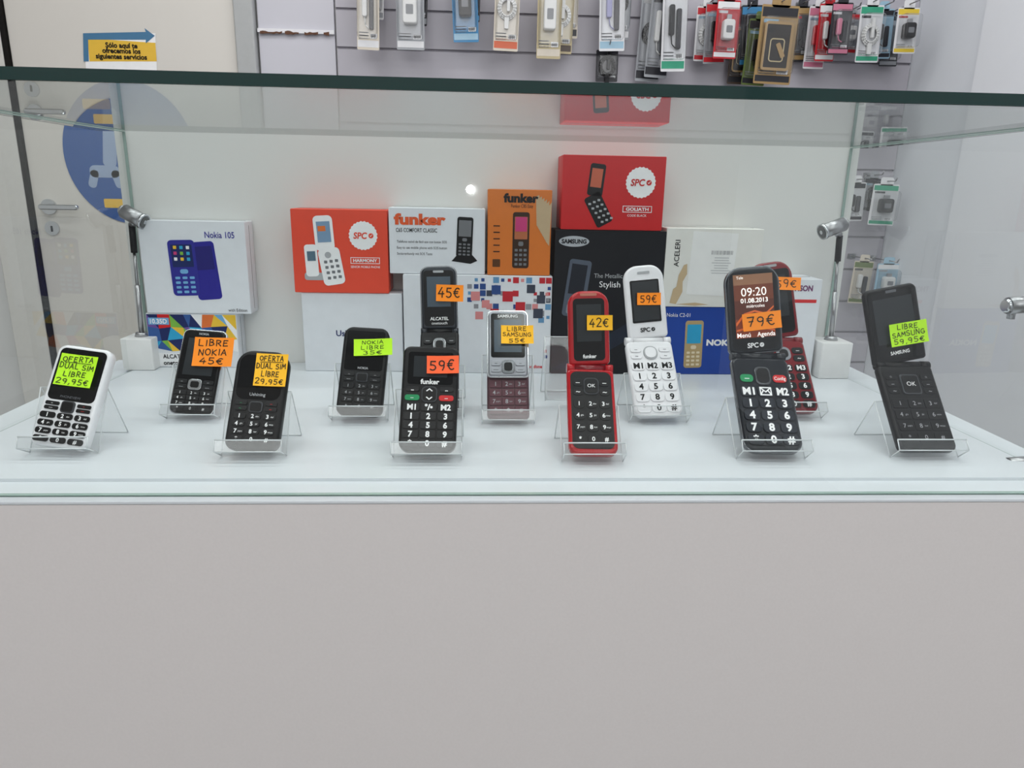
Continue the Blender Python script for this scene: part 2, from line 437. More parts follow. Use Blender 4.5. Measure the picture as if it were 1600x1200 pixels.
pack(776, -60, 815, 80, 2.50, 'cream', 'orange', 'cable', WP, 'cream and orange pack with white cable')
pack(866, -70, 906, 60, 2.55, 'cream', 'dark', 'duo', DP, 'cream charger pack hanging behind another')
pack(842, -50, 880, 92, 2.47, 'beige', 'cream', 'adapter', WP, 'beige pack with white adapter')
pack(862, -40, 900, 84, 2.51, 'beige', 'brown', 'cable', WP, 'beige pack with coiled white cable')
pack(938, -60, 978, 80, 2.50, 'white', 'sky', 'duo', LIL, 'clear white pack with lilac accessory')
pack(952, -60, 990, 62, 2.55, 'grey', 'white', 'cable', DP, 'grey pack with coiled dark cable')
pack(932, 78, 966, 128, 2.545, 'dark', 'dark', 'cable', DP, 'small dark bagged cable under another pack')
pack(1006, -30, 1044, 128, 2.55, 'grey', 'dark', 'cable', DP, 'grey pack with dark coiled cable')
pack(1022, -30, 1058, 122, 2.52, 'grey', 'dark', 'duo', WP, 'pale grey pack with dark accessory')
pack(1038, -40, 1076, 112, 2.47, 'white', 'green', 'duo', DP, 'white and green earphone pack')
pack(1090, 10, 1126, 96, 2.55, 'white', 'red', 'cable', WP, 'white and red cable pack')
pack(1104, 4, 1138, 100, 2.52, 'grey', 'red', 'duo', DP, 'grey and red pack with black accessory')
pack(1122, 0, 1158, 92, 2.47, 'red', 'white', 'adapter', WP, 'red pack with white adapter')
pack(1146, 22, 1180, 132, 2.56, 'brown', 'dark', 'case', DP, 'dark brown phone case pack')
pack(1160, 8, 1192, 104, 2.53, 'dark', 'blue', 'duo', DP, 'black and blue pack with dark accessory')
pack(1172, 30, 1208, 134, 2.50, 'lime', 'dark', 'duo', DP, 'olive green pack with dark accessory')
pack(1192, 8, 1250, 132, 2.44, 'gold', 'dark', 'case', mat('dark_case', (36, 30, 26), .3), 'gold and brown phone case pack')
pack(1240, 10, 1270, 96, 2.57, 'dark', 'gold', 'duo', DP, 'dark pack with gold strip')
pack(1266, 10, 1298, 108, 2.54, 'white', 'pink', 'duo', PC['red'], 'white pack with red accessory')
pack(1282, 6, 1312, 96, 2.50, 'red', 'white', 'duo', WP, 'red and white pack with white accessory')
pack(1302, 4, 1334, 86, 2.45, 'dark', 'pink', 'duo', PC['pink'], 'dark pack with pink accessory')
pack(1316, 20, 1346, 84, 2.55, 'grey', 'red', 'adapter', WP, 'grey pack with white adapter')
pack(1346, 8, 1382, 98, 2.47, 'white', 'green', 'cable', WP, 'white and green pack with looped cable')
pack(1366, 14, 1398, 92, 2.52, 'sky', 'dark', 'duo', DP, 'pale blue pack with black accessory')
pack(1382, 30, 1410, 104, 2.56, 'dark', 'grey', 'duo', DP, 'dark pack with black accessory')
pack(1404, 12, 1438, 84, 2.43, 'white', 'yellow', 'adapter', DP, 'white and yellow pack with black accessory')
pack(1342, 165, 1374, 218, 2.50, 'white', 'grey', 'adapter', WP, 'small white accessory pack with adapter')
pack(1376, 165, 1402, 212, 2.50, 'grey', 'white', 'duo', WP, 'small grey accessory pack with cable')
pack(1322, 285, 1354, 345, 2.50, 'white', 'dark', 'duo', DP, 'white pack with black accessory')
pack(1366, 288, 1406, 352, 2.47, 'white', 'green', 'adapter', DP, 'white pack with black mount')
pack(1352, 278, 1380, 330, 2.55, 'grey', 'dark', 'cable', DP, 'grey pack with coiled black cable')
pack(1336, 408, 1366, 474, 2.50, 'cream', 'lime', 'duo', WP, 'cream and olive accessory pack')
pack(1372, 412, 1406, 468, 2.48, 'sky', 'white', 'adapter', WP, 'pale blue and white accessory pack')

# ------------------------------------------------------------------ display case
x0c = min(xLf, xLb)-.03; x1c = max(xRf, xRb)+.03
cabm = mat('pale_laminate', (222, 217, 215), .65, scale=350, var=.03, bump=.05)
shelfm = mat('white_shelf_laminate', (214, 219, 223), .3, scale=20, var=.01)
backm = mat('white_back_panel', (222, 222, 219), .35, scale=5, var=.012, coat=.25)
Mc = Matrix.Translation(((x0c+x1c)/2, yF, 0))
case = root('display_case', Mc, 'glass-topped shop display case on pale laminate cabinet', 'display case')
Mi = Mc.inverted()
def cobj(g, name, label=None):
    for i, v in enumerate(g.v): g.v[i] = Mi @ v
    return g.obj(name, case, label)
g = G(); g.box((x0c, yLedge+.0006, .001), (x1c, yB+.02, ZS-.0065), cabm)
cobj(g, 'cabinet_body', 'pale grey laminate cabinet front')
g = G(); g.slab((x0c+x1c)/2, (yLedge+yB+.02)/2, x1c-x0c, yB+.02-yLedge, ZS-.0063, ZS-.003, shelfm, r=.001, b=.0006)
cobj(g, 'shelf_board', 'white laminate shelf board')
g = G(); V = [(xLf+.006, yLin, ZS-.003), (xRf-.006, yLin, ZS-.003), (xRb-.004, yB-.001, ZS-.003), (xLb+.004, yB-.001, ZS-.003)]
g.add(V+[(x, y, ZS) for x, y, _ in V], [(3,2,1,0),(4,5,6,7),(0,1,5,4),(1,2,6,5),(2,3,7,6),(3,0,4,7)], shelfm)
cobj(g, 'shelf_liner', 'thin white display board')
g = G(); g.box((xLb-.012, yB, ZS-.003), (xRb+.012, yB+.012, ZT), backm); cobj(g, 'back_panel', 'glossy white back panel')
def sheet(q, m, edgem, n, th=.006, edges=(0,1,2,3)):
    """glass pane: one clear sheet plus solid polished edge strips"""
    g = G(); g.add(q, [(0,1,2,3)], m)
    n = Vector(n).normalized(); C = sum((Vector(p) for p in q), Vector())/4
    for i in edges:
        a = Vector(q[i]); b = Vector(q[(i+1) % 4]); e = (b-a).normalized(); inn = n.cross(e)
        if inn.dot(C-a) < 0: inn = -inn
        w = .0012
        V = [a, b, b+inn*w, a+inn*w]; V += [p+n*th for p in V]
        g.add(V, [(3,2,1,0),(4,5,6,7),(0,1,5,4),(1,2,6,5),(2,3,7,6),(3,0,4,7)], edgem)
    return g
zb = ZS-.0028
cobj(sheet([(xLf, yF, zb), (xRf, yF, zb), (xRf, yF, ZT-.0005), (xLf, yF, ZT-.0005)], GLASS, GEDL, (0,1,0), .005, (0,1,3)), 'front_glass', 'clear front glass pane')
cobj(sheet([(xLf, yF+.006, zb), (xLb, yB-.001, zb), (xLb, yB-.001, ZT-.0005), (xLf, yF+.006, ZT-.0005)], GLASS, GEDL, (1,0,0), .004), 'side_glass', 'clear side glass pane')
cobj(sheet([(xRf, yF+.006, zb), (xRb, yB-.001, zb), (xRb, yB-.001, ZT-.0005), (xRf, yF+.006, ZT-.0005)], GLASS, GEDL, (-1,0,0), .004), 'side_glass', 'clear side glass pane')
g = G(); ty0 = yF-.006; ty1 = yB+.013
tl_ = min(xLb, xLf)-.012; tr_ = max(xRb, xRf)+.012
g.add([(tl_, ty0, ZT), (tr_, ty0, ZT), (tr_, ty1, ZT), (tl_, ty1, ZT)], [(0,1,2,3)], GLASST)
g.box((tl_, ty0, ZT), (tr_, ty0+.004, ZT2), GEDGE)
g.box((tl_, ty1-.002, ZT), (tr_, ty1, ZT2), GEDGE)
g.box((tl_, ty0+.004, ZT), (tl_+.002, ty1-.002, ZT2), GEDGE); g.box((tr_-.002, ty0+.004, ZT), (tr_, ty1-.002, ZT2), GEDGE)
cobj(g, 'top_glass', 'clear top glass with dark green polished front edge')
for vv in (478, 728):
    pp = on_plane(Vector((xRf, yF, 0)), Vector((1, -(xRb-xRf)/(yB-yF), 0)), 1597, vv)
    g = G(); g.cyl((pp.x-.016, pp.y, pp.z), (pp.x+.012, pp.y, pp.z+.002), .009, .009, STEEL)
    g.cyl((pp.x-.02, pp.y, pp.z), (pp.x-.016, pp.y, pp.z), .006, .009, CHR); g.cyl((pp.x-.01, pp.y, pp.z-.014), (pp.x-.01, pp.y, pp.z), .004, .004, STEEL)
    cobj(g, 'glass_clamp', 'small steel glass clamp')

# ------------------------------------------------------------------ boxes on shelf
class Box: pass
def carton(u0, v0, u1, v1, y, base, m, label, z0=None, z1=None, depth=None, art=None):
    a = on_y(u0, (v0+v1)/2, y); b = on_y(u1, (v0+v1)/2, y); um = (u0+u1)/2
    t = on_y(um, v0, y); bt = on_y(um, v1, y)
    Z0 = base if base is not None else bt.z; Z1 = z1 if z1 is not None else t.z
    w = b.x-a.x; h = Z1-Z0; depth = depth or (yB-.002-y)
    M = frame((a.x, y, Z0), (1,0,0), (0,0,1), (0,-1,0))
    r = root('product_box', M, label, 'phone box', 'phone boxes stacked in the case')
    g = G(); g.slab(w/2, h/2, w, h, -depth, 0, m, r=.0015, b=.0008)
    g.box((.004, h-.0001, -depth*.55), (w-.004, h+.0003, -depth*.52), GREYP)
    g.box((w-.0001, .006, -depth*.5), (w+.0003, h-.006, -depth*.48), GREYP)
    g.obj('carton', r)
    bx = Box(); bx.r = r; bx.w = w; bx.h = h; bx.z1 = Z1; bx.y = y; bx.x0 = a.x
    sx = w/(u1-u0); sy = h/(v1-v0)
    bx.X = lambda u: (u-u0)*sx
    bx.Y = lambda v: (v1-v)*sy
    if art:
        g = G(); art(g, bx.X, bx.Y, sx); g.obj('printed_artwork', r)
    return bx
def tick(g, x, y, r, m, z):
    g.poly([(x-r*.5,y), (x-r*.1,y-r*.45), (x+r*.55,y+r*.45), (x+r*.4,y+r*.55), (x-r*.1,y-r*.12), (x-r*.36,y+r*.14)], z, m)
def badge(g, cx, cy, r, rm):
    g.disc(cx, cy, r, 0, .0003, WHITE, 48, wav=.03)
    g.text('SPC', cx-r*.2, cy, r*.42, rm, .0006, bold=.03, shear=.15, maxw=r*.98)
    g.disc(cx+r*.56, cy, r*.18, .0003, .0006, rm, 16); tick(g, cx+r*.56, cy, r*.18, WHITE, .0008)
def framed(g, t, cx, cy, w, h, m):
    g.ring(cx, cy, w, h, h*.09, .0004, m); g.text(t, cx, cy, h*.46, m, .0004, bold=.03, sx=1.25, maxw=w*.82)
def pic(g, cx, cy, w, h, body, scr, key, rot=0, z=.0003, nav=None, sfrac=(.52, .92), r=None):
    """printed picture of a phone"""
    ca, sa = math.cos(rot), math.sin(rot)
    def T(x, y): return cx + x*ca - y*sa, cy + x*sa + y*ca
    g.slab(cx, cy, w, h, 0, z, body, r=r or w*.15, rot=rot)
    c = T(0, (sum(sfrac)/2-.5)*h); g.slab(c[0], c[1], w*.78, (sfrac[1]-sfrac[0])*h, z, z+.0002, scr, r=w*.03, rot=rot)
    c = T(0, (sfrac[0]-.08-.5)*h); g.slab(c[0], c[1], w*.3, h*.08, z, z+.0002, nav or key, r=w*.08, rot=rot)
    for i in range(4):
        for j in range(3):
            c = T((j-1)*w*.27, (.07+i*.085-.5)*h); g.slab(c[0], c[1], w*.18, h*.045, z, z+.0002, key, r=w*.03, rot=rot)
def pr(n, rgb): return mat(n, rgb, .45)
O1 = pr('orange_red_carton', (228, 70, 42)); R1 = pr('red_carton', (196, 32, 34)); OR = pr('orange_carton', (214, 114, 30))
WC = pr('white_carton', (224, 227, 232)); BC = pr('black_carton', (16, 18, 24)); BLC = pr('blue_carton', (22, 66, 156)); CC = pr('cream_carton', (226, 225, 219))
ORT = pr('orange_lettering', (224, 86, 30)); INDIGO = pr('indigo_print', (38, 34, 142)); REDT = pr('red_lettering', (210, 24, 30)); BLT = pr('navy_lettering', (16, 34, 92))
GOLD = pr('gold_print', (180, 155, 108)); CY = pr('cyan_print', (30, 160, 205)); MG = pr('magenta_print', (195, 50, 115)); YG = pr('green_print', (120, 180, 60)); YP = pr('yellow_print', (235, 190, 45))
TEAL = pr('teal_screen_print', (80, 108, 126)); OP = pr('orange_print', (225, 110, 40)); VI = pr('violet_print', (105, 70, 150)); SK = pr('sky_print', (110, 170, 215))

def a2(g, X, Y, s):
    rr = random.Random(11); nx, ny = 8, 3
    gx = [[233+i*(138/nx)+(0 if i in (0, nx) else rr.uniform(-6, 6)) for i in range(nx+1)] for j in range(ny+1)]
    gy = [[491.5+j*19+(0 if j == 0 else rr.uniform(-4, 4))-(4 if j == ny else 0) for i in range(nx+1)] for j in range(ny+1)]
    pal = [CY, BLT, WHITE, YP, YG, MG, BLU2, OP, SK, VI, REDT, WHITE]
    for j in range(ny):
        for i in range(nx):
            P = [(X(gx[j][i]),Y(gy[j][i])),(X(gx[j][i+1]),Y(gy[j][i+1])),(X(gx[j+1][i+1]),Y(gy[j+1][i+1])),(X(gx[j+1][i]),Y(gy[j+1][i]))]
            k = rr.random()
            if k < .5:
                g.poly([P[0], P[1], P[2]], .0003, rr.choice(pal)); g.poly([P[0], P[2], P[3]], .0003, rr.choice(pal))
            else: g.poly(P, .0003, rr.choice(pal))
    g.slab(X(251), Y(502), 32*s, 11*s, .0003, .0005, SK); g.text('10.35D', X(251), Y(502), 7*s, WHITE, .0008, bold=.03, maxw=26*s)
    g.slab(X(273), Y(561), 56*s, 21*s, .0003, .0005, WHITE)
    g.text('ALCATEL', X(252), Y(556), 6.5*s, BLACKP, .0008, 'L', bold=.02, maxw=36*s)
    g.text('onetouch', X(252), Y(566), 6.5*s, BLACKP, .0008, 'L', bold=.03, maxw=40*s)
b2 = carton(232, 490, 372, 573, on_z(300,574,ZS).y, ZS+.0002, WC, 'small white phone box with colourful facets', art=a2)
def a1(g, X, Y, s):
    g.text('Nokia 105', X(347), Y(366), 9.5*s, INDIGO, .0004, bold=.01, maxw=46*s)
    pic(g, X(321), Y(422), 38*s, 92*s, INDIGO, pr('deep_indigo', (30,26,110)), INDIGO, rot=.08)
    pic(g, X(287), Y(418), 42*s, 88*s, pr('blue_phone_print', (42, 42, 142)), BLT, SK, rot=.03, z=.0006)
    for i in range(9): g.slab(X(276+(i%3)*10), Y(386+(i//3)*9), 5*s, 5*s, .0008, .001, [YP,CY,WHITE,MG,YG,CY,WHITE,YP,CY][i], r=.0006)
    g.text('with Edition', X(366), Y(484), 5*s, BLACKP, .0004, maxw=30*s)
b1 = carton(222, 345, 387, 490, b2.y-.002, b2.z1+.0006, WC, 'white phone box with blue bar phone pictures', art=a1)

def a4(g, X, Y, s): g.text('Ushining', X(525), Y(520), 9*s, BLT, .0004, 'L', bold=.02)
b4 = carton(474, 458, 629, 580, yb, ZS+.0002, WC, 'plain white phone box with small navy lettering', art=a4)
def a3(g, X, Y, s):
    badge(g, X(568), Y(367), 22*s, O1)
    framed(g, 'HARMONY', X(570), Y(406), 46*s, 10*s, WHITE); g.text('SENIOR MOBILE PHONE', X(570), Y(416), 3.4*s, WHITE, .0004, maxw=46*s)
    g.slab(X(490), Y(432), 32*s, 12*s, 0, .0003, LEGS, r=4*s)
    g.slab(X(486), Y(407), 20*s, 50*s, .0002, .0004, WHITE, r=5*s, rot=.04); g.slab(X(486), Y(400), 13*s, 15*s, .0004, .0006, TEAL, rot=.04)
    g.slab(X(507), Y(364), 30*s, 54*s, .0004, .0006, WHITE, r=7*s, rot=.06); g.slab(X(507), Y(362), 21*s, 32*s, .0006, .0008, pr('pale_sky_print', (120,150,180)), rot=.06)
    g.slab(X(504), Y(357), 12*s, 8*s, .0008, .001, OP, rot=.06)
    g.slab(X(517), Y(416), 34*s, 58*s, .0005, .0007, WHITE, r=7*s, rot=.16)
    g.disc(X(512), Y(398), 5*s, .0007, .0009, LEGS, 16)
    for i in range(4):
        for j in range(3): g.slab(X(508+j*8.5+i*1.6), Y(409+i*8.5+j*-1.3), 5*s, 4.4*s, .0007, .0009, GREYP, r=.0006)
b3 = carton(457, 327, 606, 458, yb-.003, b4.z1+.0006, O1, 'orange-red phone box with white flip phone picture', art=a3)
def a6(g, X, Y, s):
    cols = [pr('mosaic_red', (190,40,50)), pr('mosaic_blue', (45,75,135)), pr('mosaic_grey', (140,140,146)), pr('mosaic_sky', (95,145,185)), pr('mosaic_rose', (215,135,135)), pr('mosaic_dark', (60,65,80))]
    for i in range(13):
        for j in range(7):
            if random.random() < .66 - .07*j:
                q = random.choice((5, 7, 9)); g.slab(X(733+i*10.2), Y(437+j*10.2), q*s, q*s, 0, .0003, random.choice(cols))
    for (u, v, q) in ((742,462,14),(758,474,12),(774,452,14),(792,462,16),(812,478,15),(828,450,13),(840,488,15),(772,488,13),(748,492,12),(844,466,13)):
        g.slab(X(u), Y(v), q*s, q*s, .0003, .0005, random.choice(cols))
    for i in range(16):
        if random.random() < .5: g.slab(X(852+random.random()*5), Y(440+i*9), 5*s, 5*s, .0003, .0005, random.choice(cols))
    g.text('vodafone', X(836), Y(573), 5*s, REDT, .0004, bold=.03, maxw=26*s); g.disc(X(817), Y(573), 3.5*s, 0, .0004, REDT, 16)
b6 = carton(631, 430, 861, 584, yb-.006, ZS+.0002, WC, 'large white phone box with coloured square mosaic', art=a6)
def a5(g, X, Y, s):
    g.text('funker', X(616), Y(343), 15*s, ORT, .0004, 'L', bold=.05, sx=1.35, maxw=84*s)
    g.text('C65 COMFORT CLASSIC', X(619), Y(360), 6*s, BLACKP, .0004, 'L', bold=.01, maxw=64*s)
    for i, t in enumerate(('Teléfono móvil de fácil uso con botón SOS', 'Easy to use mobile phone with SOS button', 'Seniorenhandy mit SOS Taste')):
        g.text(t, X(620), Y(378+i*9.5), 3.8*s, BLACKP, .0004, 'L', maxw=(78 if i < 2 else 55)*s)
    g.poly([(X(705),Y(408)),(X(716),Y(396)),(X(738),Y(398)),(X(746),Y(407)),(X(735),Y(412))], .0003, BLACKP)
    pic(g, X(726), Y(370), 25*s, 62*s, BLACKP, GREYP, GREYP, rot=-.04, z=.0006)
b5 = carton(608, 325, 758, 429, b6.y+.004, b6.z1+.0006, WC, 'white phone box with black docked phone picture', art=a5)
def a7(g, X, Y, s):
    g.text('funker', X(813), Y(309), 12*s, BLACKP, .0004, bold=.05, sx=1.3, maxw=54*s)
    g.text('Funker C85 Easy', X(815), Y(321), 5*s, BLACKP, .0004, maxw=34*s)
    pic(g, X(814), Y(374), 26*s, 86*s, pr('brown_print', (56, 36, 22)), pr('warm_print', (180,100,60)), GREYP)
    g.slab(X(814), Y(349), 18*s, 22*s, .0006, .0008, MG, r=.001)
    TT = pr('torn_tape', (190,165,130))
    for k in range(6): g.poly([(X(836+k*4),Y(306+k*3)),(X(841+k*4),Y(304+k*2)),(X(846+k*2.5),Y(362+k*4)),(X(838+k*3),Y(350+k*5))], .00035+.00002*k, TT)
    for i in range(5): g.slab(X(776), Y(352+i*10), 10*s, 1.6*s, 0, .0003, BLACKP)
    g.slab(X(776), Y(410), 12*s, 12*s, 0, .0003, pr('dark_brown_print', (90,55,25)), r=.001)
b7 = carton(762, 296, 861, 429, b6.y+.001, b6.z1+.0006, OR, 'orange phone box with torn tape and dark phone picture', art=a7)
def a8(g, X, Y, s):
    g.disc(X(893), Y(377), 23*s, 0, .0003, pr('silver_ellipse', (176,180,186)), 40, ry=8*s); g.text('SAMSUNG', X(893), Y(377), 6*s, BC, .0006, bold=.04, maxw=38*s)
    g.slab(X(900), Y(448), 34*s, 88*s, 0, .0003, pr('slate_print', (82,90,104)), r=5*s, rot=-.12); g.slab(X(901), Y(434), 24*s, 46*s, .0003, .0005, pr('dark_slate', (28,32,42)), rot=-.12)
    g.slab(X(898), Y(480), 26*s, 16*s, .0003, .0005, pr('slate_keys', (130,136,146)), r=3*s, rot=-.12)
    g.text('The Metallic', X(948), Y(428), 6.5*s, LEGS, .0004, maxw=44*s); g.text('Stylish', X(951), Y(441), 9*s, WHITE, .0004, maxw=38*s)
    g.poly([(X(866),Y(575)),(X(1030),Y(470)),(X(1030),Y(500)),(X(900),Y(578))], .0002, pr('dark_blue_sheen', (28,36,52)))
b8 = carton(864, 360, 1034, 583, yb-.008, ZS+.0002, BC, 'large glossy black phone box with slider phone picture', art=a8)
def a9(g, X, Y, s):
    badge(g, X(1000), Y(284), 23*s, R1)
    framed(g, 'GOLIATH', X(997), Y(326), 46*s, 10*s, WHITE); g.text('CODE BLACK', X(997), Y(336), 3.4*s, WHITE, .0004)
    g.slab(X(931), Y(281), 24*s, 48*s, .0, .0003, BLACKP, r=4*s, rot=-.1); g.slab(X(931), Y(278), 17*s, 28*s, .0003, .0005, pr('orange_screen', (190,90,60)), rot=-.1)
    g.slab(X(936), Y(328), 27*s, 50*s, .0, .0003, BLACKP, r=4*s, rot=.5)
    for i in range(5):
        for j in range(3): g.slab(X(922+j*7+i*5.2), Y(319+i*7-j*3.2), 4.2*s, 3.2*s, .0003, .0005, LEGS, r=.0005)
b9 = carton(878, 243, 1038, 360, b8.y-.001, b8.z1+.0006, R1, 'red phone box with black flip phone picture', art=a9)
def a11(g, X, Y, s):
    pic(g, X(1084), Y(536), 28*s, 74*s, GOLD, CY, pr('pale_gold', (225,210,180)), rot=.03); g.text('Nokia C2-01', X(1057), Y(492), 5.5*s, WHITE, .0004, maxw=36*s)
    g.text('NOKIA', X(1128), Y(533), 8.5*s, WHITE, .0004, bold=.05, sx=1.2)
b11 = carton(1037, 480, 1172, 582, yb-.006, ZS+.0002, BLC, 'blue phone box with gold bar phone picture', art=a11)
def a10(g, X, Y, s):
    g.text('ACELERI', X(1056), Y(396), 7.5*s, BLACKP, .0004, rot=math.pi/2, bold=.01)
    g.slab(X(1112), Y(412), 70*s, 96*s, 0, .0003, pr('label_paper', (234,234,232)), rot=-.04)
    TC = pr('torn_cardboard', (196,172,136))
    g.poly([(X(1050),Y(474)),(X(1054),Y(452)),(X(1059),Y(448)),(X(1061),Y(430)),(X(1068),Y(414)),(X(1073),Y(412)),(X(1074),Y(428)),(X(1068),Y(440)),(X(1069),Y(456)),(X(1060),Y(476))], .0005, TC)
    g.poly([(X(1060),Y(476)),(X(1090),Y(473)),(X(1112),Y(476)),(X(1090),Y(478))], .0006, TC)
    for i in range(7): g.slab(X(1126), Y(402+i*4), random.uniform(20,36)*s, .9*s, .0003, .0005, LEGS)
    for i in range(20): g.slab(X(1110+i*1.7), Y(394), random.choice((.4,.8))*s, 6*s, .0003, .0005, GREYP)
b10 = carton(1038, 357, 1188, 480, b11.y-.002, b11.z1+.0006, CC, 'off-white phone box with torn barcode label', art=a10)
def a12(g, X, Y, s):
    g.text('THOMSON', X(1262), Y(450), 8*s, pr('plum_lettering', (110,50,100)), .0004, 'R', bold=.04, maxw=50*s); g.slab(X(1245), Y(470), 50*s, 5*s, 0, .0003, REDT)
b12 = carton(1192, 436, 1276, 590, yb-.012, ZS+.0002, WC, 'white phone box with plum lettering', art=a12)

# ------------------------------------------------------------------ spot lamps on white blocks
def spot(ub, vb0, vb1, wpx, rod_top, head_a, head_b, label):
    y = on_z(ub, vb1, ZS).y; c = on_z(ub, vb1, ZS); s = y/F/.97
    w = wpx*s; h = on_y(ub, vb0, y).z - ZS
    M = Matrix.Translation((c.x, y+w/2, ZS+.0002))
    r = root('spot_lamp', M, label, 'lamp', 'spot lamps inside the case')
    g = G(); g.slab(0, 0, w, w, 0, h, mat('white_block', (230,230,229), .4), r=.002, b=.0015); g.obj('base', r, label='white square block')
    yr = y+w/2; rt = on_y(rod_top[0], rod_top[1], yr) - M.translation
    g = G(); g.cyl((0,0,h), (0,0,h+.006), .010, .008, STEEL); p0 = Vector((0,0,h+.006)); rt = Vector((rt.x, 0, rt.z))
    def L(t): return p0.lerp(rt, t)
    g.cyl(L(0), L(.45), .0035, .0035, STEEL); g.cyl(L(.45), L(.75), .0022, .0022, STEEL); g.cyl(L(.75), L(1), .0045, .0045, BLKM)
    g.obj('pole', r)
    a = on_y(head_a[0], head_a[1], yr-.006) - M.translation; b = on_y(head_b[0], head_b[1], yr) - M.translation
    d = (b-a).normalized()
    g = G(); g.cyl(a, b, .0105, .0105, STEEL, 28); g.cyl(a, a+d*.004, .0118, .0118, CHR, 28); g.cyl(b, b+d*.006, .0105, .006, STEEL, 28)
    g.cyl(a-d*.0005, a, .0085, .0085, mat('lamp_lens', (90,92,92), .15), 24); g.cyl(a-d*.0012, a-d*.0005, .003, .003, CHR, 16)
    g.cyl(rt, rt.lerp((a+b)/2, .8), .005, .005, STEEL, 12)
    g.obj('lamp_head', r, label='chrome cylindrical lamp head')
spot(217, 530, 579, 46, (206, 352), (226, 347), (194, 330), 'chrome spot lamp on white block beside white box')
spot(1302, 536, 592, 50, (1312, 368), (1284, 363), (1318, 350), 'chrome spot lamp on white block beside side glass')

# ------------------------------------------------------------------ phones
def fit(P0, lean, c, M0=None, off=0.0):
    tl, tr, br, bl = c
    if M0 is None:
        X = Vector((1,0,0)); U = Vector((0, math.sin(lean), math.cos(lean))); N = Vector((0, -math.cos(lean), math.sin(lean)))
    else:
        X, U, N = (M0.to_3x3().col[i].normalized() for i in range(3))
    P = P0 + N*off
    q = []
    for p in (tl, tr, br, bl):
        d = on_plane(P, N, *p) - P; q.append(Vector((d.dot(X), d.dot(U))))
    bm = (q[2]+q[3])/2; tm = (q[0]+q[1])/2; ax = tm-bm; l = ax.length
    w = ((q[1]-q[0]).length + (q[2]-q[3]).length)/2
    ang = math.atan2(-ax.x, ax.y)
    Xr = X*math.cos(ang) + U*math.sin(ang); Yr = -X*math.sin(ang) + U*math.cos(ang)
    O = P + X*bm.x + U*bm.y
    return frame(O, Xr, Yr, N), w, l, ang

def key_grid(parent, w, l, K):
    x0, y0, x1, y1 = K['r']; x0 = (x0-.5)*w; x1 = (x1-.5)*w; y0 *= l; y1 *= l
    nc, nr = K['n']; cw = (x1-x0)/nc; ch = (y1-y0)/nr; gp = K.get('gap', (.86, .8)); hz = K.get('hz', .0011)
    z0 = K.get('z', .0003)
    kg = G().slab(0, 0, cw*gp[0], ch*gp[1], 0, hz, K['m'], r=min(cw, ch)*K.get('rr', .3), b=hz*.35, n=4)
    me = kg.mesh('key'); leg = G(); i = 0
    lab = K.get('labels', ['*','0','#','7','8','9','4','5','6','1','2','3'])
    mm = K.get('mm', {})
    for r in range(nr):
        for c in range(nc):
            cx = x0+(c+.5)*cw; cy = y0+(r+.5)*ch
            o = mkobj('key', me, parent, M=Matrix.Translation((cx, cy, z0)))
            if i in mm:
                mk = G().slab(0, 0, cw*gp[0], ch*gp[1], 0, hz, mm[i], r=min(cw, ch)*K.get('rr', .3), b=hz*.35, n=4).mesh('key'); o.data = mk
            if i < len(lab) and lab[i]:
                h_ = ch*K.get('lh', .5); t = lab[i]
                if len(t) == 1 and K.get('sub') and t in '23456789':
                    leg.text(t, cx-cw*.12, cy, h_, K['lm'], z0+hz+.0003, bold=K.get('bold', .01))
                    leg.text({'2':'abc','3':'def','4':'ghi','5':'jkl','6':'mno','7':'pqrs','8':'tuv','9':'wxyz'}[t], cx+cw*.2, cy, h_*.42, K['lm'], z0+hz+.0003, maxw=cw*.34)
                else:
                    leg.text(t, cx, cy, h_, K['lm'], z0+hz+.0003, bold=K.get('bold', .01), maxw=cw*.7)
            i += 1
    if leg.v: leg.obj('key_lettering', parent)

